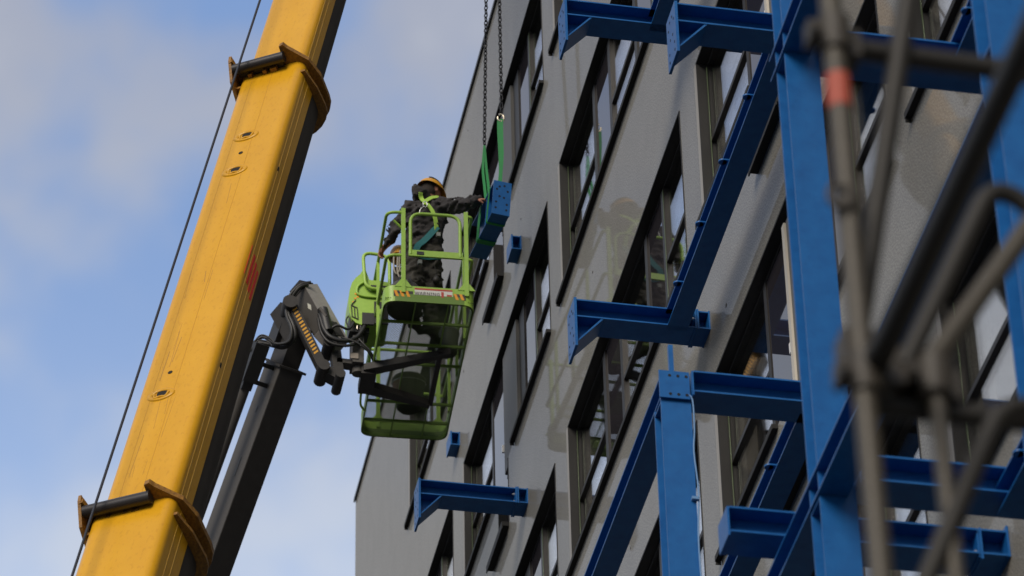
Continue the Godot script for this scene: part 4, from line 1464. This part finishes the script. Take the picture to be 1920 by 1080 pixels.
func platform_gear() -> void:
	var dark := worn("bucket_dark_plastic", Color(0.020, 0.018, 0.016), Color(0.038, 0.034, 0.030), 3.0, 0.55, 0.03, 61)
	var b := thing("bucket", "dark tapered bucket with reddish stain at the platform's far end", "bucket", Vector3(5.225, 21.945, -31.02))
	var s := tool()
	lathe(s, [Vector2(0.001, 0.0), Vector2(0.118, 0.0), Vector2(0.126, 0.012), Vector2(0.168, 0.31), Vector2(0.178, 0.315), Vector2(0.178, 0.335), Vector2(0.160, 0.335), Vector2(0.118, 0.02), Vector2(0.001, 0.02)])
	part("shell", s, dark, b)
	s = tool()
	s.set_smooth_group(1)
	for k in 8:
		var a0 := 2.3 + 0.11 * k
		var a1 := a0 + 0.11
		var y0 := 0.10 + 0.02 * sin(k * 1.7)
		quad(s, Vector3(cos(a0) * 0.142, y0, sin(a0) * 0.142), Vector3(cos(a0) * 0.1665, 0.28, sin(a0) * 0.1665), Vector3(cos(a1) * 0.1665, 0.28, sin(a1) * 0.1665), Vector3(cos(a1) * 0.142, y0, sin(a1) * 0.142))
	part("stain", s, mat("bucket_red_stain", Color(0.16, 0.045, 0.030), 0.7), b)
	s = tool()
	var arc := []
	for i in 15:
		arc.append(Vector3(cos(PI * i / 14) * 0.172, 0.30 - sin(PI * i / 14) * 0.05, sin(PI * i / 14) * 0.19))
	tube(s, arc, 0.004, 6)
	part("bail", s, mat("bail_wire", Color(0.2, 0.2, 0.2), 0.4, 0.7), b)
	var k := thing("kit_bag", "big dark round kit bag in the near left platform corner", "bag", Vector3(4.915, 21.945, -29.44))
	s = tool()
	lathe(s, [Vector2(0.001, 0.0), Vector2(0.13, 0.004), Vector2(0.165, 0.04), Vector2(0.185, 0.14), Vector2(0.17, 0.27), Vector2(0.12, 0.335), Vector2(0.05, 0.35), Vector2(0.001, 0.352)])
	part("sack", s, worn("bag_canvas", Color(0.045, 0.043, 0.040), Color(0.085, 0.080, 0.075), 4.0, 0.8, 0.02, 63), k)
	s = tool()
	for side in [-0.06, 0.06]:
		tube(s, curve([Vector3(side, 0.33, -0.09), Vector3(side * 0.8, 0.42, -0.03), Vector3(side * 0.8, 0.42, 0.03), Vector3(side, 0.33, 0.09)], 5), 0.009, 6)
	part("handle", s, dark, k)
	var c := thing("canister", "greyish lidded tub standing at the platform's right side", "tub", Vector3(5.44, 21.945, -30.02))
	s = tool()
	lathe(s, [Vector2(0.001, 0.0), Vector2(0.096, 0.0), Vector2(0.106, 0.012), Vector2(0.118, 0.22), Vector2(0.112, 0.235)])
	part("shell", s, mat("tub_grey_green", Color(0.10, 0.105, 0.085), 0.5), c)
	s = tool()
	lathe(s, [Vector2(0.126, 0.222), Vector2(0.126, 0.25), Vector2(0.11, 0.26), Vector2(0.001, 0.262)])
	part("lid", s, mat("tub_lid", Color(0.14, 0.14, 0.12), 0.5), c)
	var y := thing("spare_helmet", "small yellow helmet hanging on the left guard rail", "helmet", Vector3(4.925, 23.00, -29.82))
	s = tool()
	lathe(s, [Vector2(0.105, -0.09), Vector2(0.092, -0.075), Vector2(0.088, -0.02), Vector2(0.065, 0.03), Vector2(0.03, 0.05), Vector2(0.001, 0.054)], 18)
	part("dome", s, mat("helmet_yellow", Color(0.75, 0.36, 0.02), 0.35), y)
	s = tool()
	tube(s, curve([Vector3(-0.085, -0.08, 0), Vector3(-0.05, -0.17, 0.01), Vector3(0.04, -0.18, 0.01), Vector3(0.085, -0.08, 0)], 6), 0.007, 6)
	part("strap", s, dark, y)
	var g := thing("lanyard_bundle", "bundle of pale straps and clips hanging inside the left rail", "lanyard", Vector3(4.895, 22.74, -29.66))
	var looped := [[-0.02, 0.10, 0.16], [0.015, 0.08, 0.20], [0.035, 0.12, 0.13]]
	for i in 3:
		s = tool()
		var e: Array = looped[i]
		tube(s, curve([Vector3(e[0] - 0.025, e[1], 0.02 * i), Vector3(e[0] - 0.03, -e[2] * 0.6, 0.02), Vector3(e[0], -e[2], 0.015), Vector3(e[0] + 0.03, -e[2] * 0.5, 0.02), Vector3(e[0] + 0.015, e[1], 0.01)], 6), 0.009, 6)
		part("loop", s, mat("lanyard_pale", Color(0.36, 0.33, 0.27), 0.7), g)
	s = tool()
	box(s, Vector3(-0.05, -0.26, -0.04), Vector3(0.06, -0.06, 0.00))
	part("pouch", s, dark, g)
	var p := thing("hanging_tool", "small dark drop-shaped tool dangling on a string below the gate", "tool", Vector3(5.245, 22.455, -29.50))
	s = tool()
	lathe(s, [Vector2(0.001, -0.055), Vector2(0.032, -0.045), Vector2(0.038, -0.015), Vector2(0.028, 0.02), Vector2(0.008, 0.045), Vector2(0.001, 0.05)], 14)
	part("weight", s, dark, p)
	s = tool()
	tube(s, [Vector3(0, 0.04, 0), Vector3(-0.012, 0.25, -0.05)], 0.003, 6)
	part("string", s, dark, p)

# ---------------------------------------------------------------- the scaffold close to the camera

func scaffold() -> void:
	var pale := worn("galvanised_tube", Color(0.030, 0.025, 0.018), Color(0.074, 0.064, 0.048), 5.0, 0.55, 0.02, 71, 0.15)
	var dull := worn("weathered_tube", Color(0.008, 0.007, 0.005), Color(0.016, 0.013, 0.009), 5.0, 0.6, 0.02, 73, 0.1)
	var runs := [
		[pale, "upright scaffold tube with an orange red band, nearest the blue column", [Vector3(1.943, 6.2, -6.0), Vector3(1.940, 2.2, -6.0)], 0.0242],
		[dull, "dark scaffold brace leaning left from the top edge to the big joint", [Vector3(2.150, 5.60, -6.02), Vector3(1.940, 4.50, -6.05)], 0.0242],
		[dull, "upper level scaffold ledger crossing the picture's top right", [Vector3(1.95, 5.345, -6.05), Vector3(2.75, 5.32, -6.05)], 0.0242],
		[dull, "thick dark scaffold ledger rising from the big joint to the corner", [Vector3(1.965, 4.455, -6.1), Vector3(1.965, 4.42, -4.2)], 0.0285],
		[pale, "sloping pale scaffold rail ending above the short upright", [Vector3(2.38, 4.93, -6.0), Vector3(2.095, 4.49, -6.0)], 0.0242],
		[dull, "lower scaffold ledger running right from the big joint", [Vector3(1.96, 4.395, -6.05), Vector3(2.30, 4.392, -6.05)], 0.0242],
		[pale, "short pale upright tube right of the banded upright", [Vector3(2.092, 4.50, -6.0), Vector3(2.095, 2.4, -6.0)], 0.0185],
		[dull, "bent guard tube curving over at the right edge, upper one", round_path([Vector3(2.03, 4.46, -6.0), Vector3(2.262, 4.965, -5.98), Vector3(2.42, 4.83, -6.0)], 0.09, 8), 0.0215],
		[dull, "bent guard tube curving over at the right edge, lower one", round_path([Vector3(2.01, 3.90, -6.0), Vector3(2.228, 4.395, -5.98), Vector3(2.42, 4.36, -6.0)], 0.09, 8), 0.0215],
	]
	for e in runs:
		var t := thing("scaffold_tube", e[1], "scaffold tube", Vector3.ZERO, "scaffold tubes close to the camera")
		var s := tool()
		tube(s, e[2], e[3], 20)
		part("tube", s, e[0], t)
		if e[1].begins_with("upright"):
			s = tool()
			tube(s, [Vector3(1.9432, 5.215, -6.0), Vector3(1.9432, 5.125, -6.0)], 0.0262, 20, false)
			part("band", s, mat("band_orange_red", Color(0.33, 0.055, 0.028), 0.6), t)
	var iron := worn("coupler_iron", Color(0.022, 0.018, 0.013), Color(0.045, 0.037, 0.027), 6.0, 0.6, 0.02, 77)
	for e in [[Vector3(1.945, 5.33, -6.0), "scaffold coupler at the upper ledger"], [Vector3(1.945, 4.43, -6.0), "scaffold coupler cluster at the big lower joint"], [Vector3(2.09, 4.44, -6.0), "scaffold coupler on top of the short upright"]]:
		var t := thing("scaffold_coupler", e[1], "scaffold coupler", e[0])
		var s := tool()
		tube(s, [Vector3(0, -0.045, 0), Vector3(0, 0.045, 0)], 0.036, 16)
		box(s, Vector3(0.0, -0.034, -0.085), Vector3(0.062, 0.034, -0.010))
		part("body", s, iron, t)
		s = tool()
		box(s, Vector3(-0.062, -0.025, -0.02), Vector3(-0.030, 0.025, 0.02))
		tube(s, [Vector3(-0.05, -0.012, -0.035), Vector3(-0.05, -0.012, 0.05)], 0.011, 8)
		part("clamp", s, iron, t)
		if e[1].contains("big"):
			s = tool()
			obox(s, Vector3(0.075, 0.03, -0.02), Vector3(0.06, 0, 0.0), Vector3(0, 0.045, 0), Vector3(0, 0, 0.03))
			obox(s, Vector3(0.0, 0.075, -0.03), Vector3(0.04, 0, 0.0), Vector3(0, 0.04, 0), Vector3(0, 0, 0.035))
			part("wedge_head", s, iron, t)
	var h := thing("scaffold_ring", "ring shaped scaffold hook on the banded upright, halfway up", "scaffold ring", Vector3(1.915, 4.865, -5.97))
	var s := tool()
	var ring := []
	for k in 15:
		ring.append(Vector3(cos(TAU * k / 14) * 0.022, sin(TAU * k / 14) * 0.03, 0))
	tube(s, ring, 0.007, 8)
	part("loop", s, iron, h)
	s = tool()
	tube(s, [Vector3(0.028, -0.026, -0.03), Vector3(0.028, 0.026, -0.03)], 0.0285, 16)
	part("clip", s, iron, h)

# ---------------------------------------------------------------- the ground

func ground() -> void:
	var s := tool()
	box(s, Vector3(-250, GROUND - 0.2, -300), Vector3(250, GROUND, 200))
	var g := part("ground", s, worn("asphalt", Color(0.028, 0.028, 0.027), Color(0.048, 0.047, 0.045), 0.4, 0.9, 0.03, 81), self)
	g.set_meta("kind", "structure")
	s = tool()
	box(s, Vector3(2.6, GROUND, -60), Vector3(WALL, GROUND + 0.12, 30))
	g = part("pavement", s, worn("paving_concrete", Color(0.10, 0.098, 0.092), Color(0.15, 0.147, 0.14), 0.5, 0.85, 0.03, 83), self)
	g.set_meta("kind", "structure")
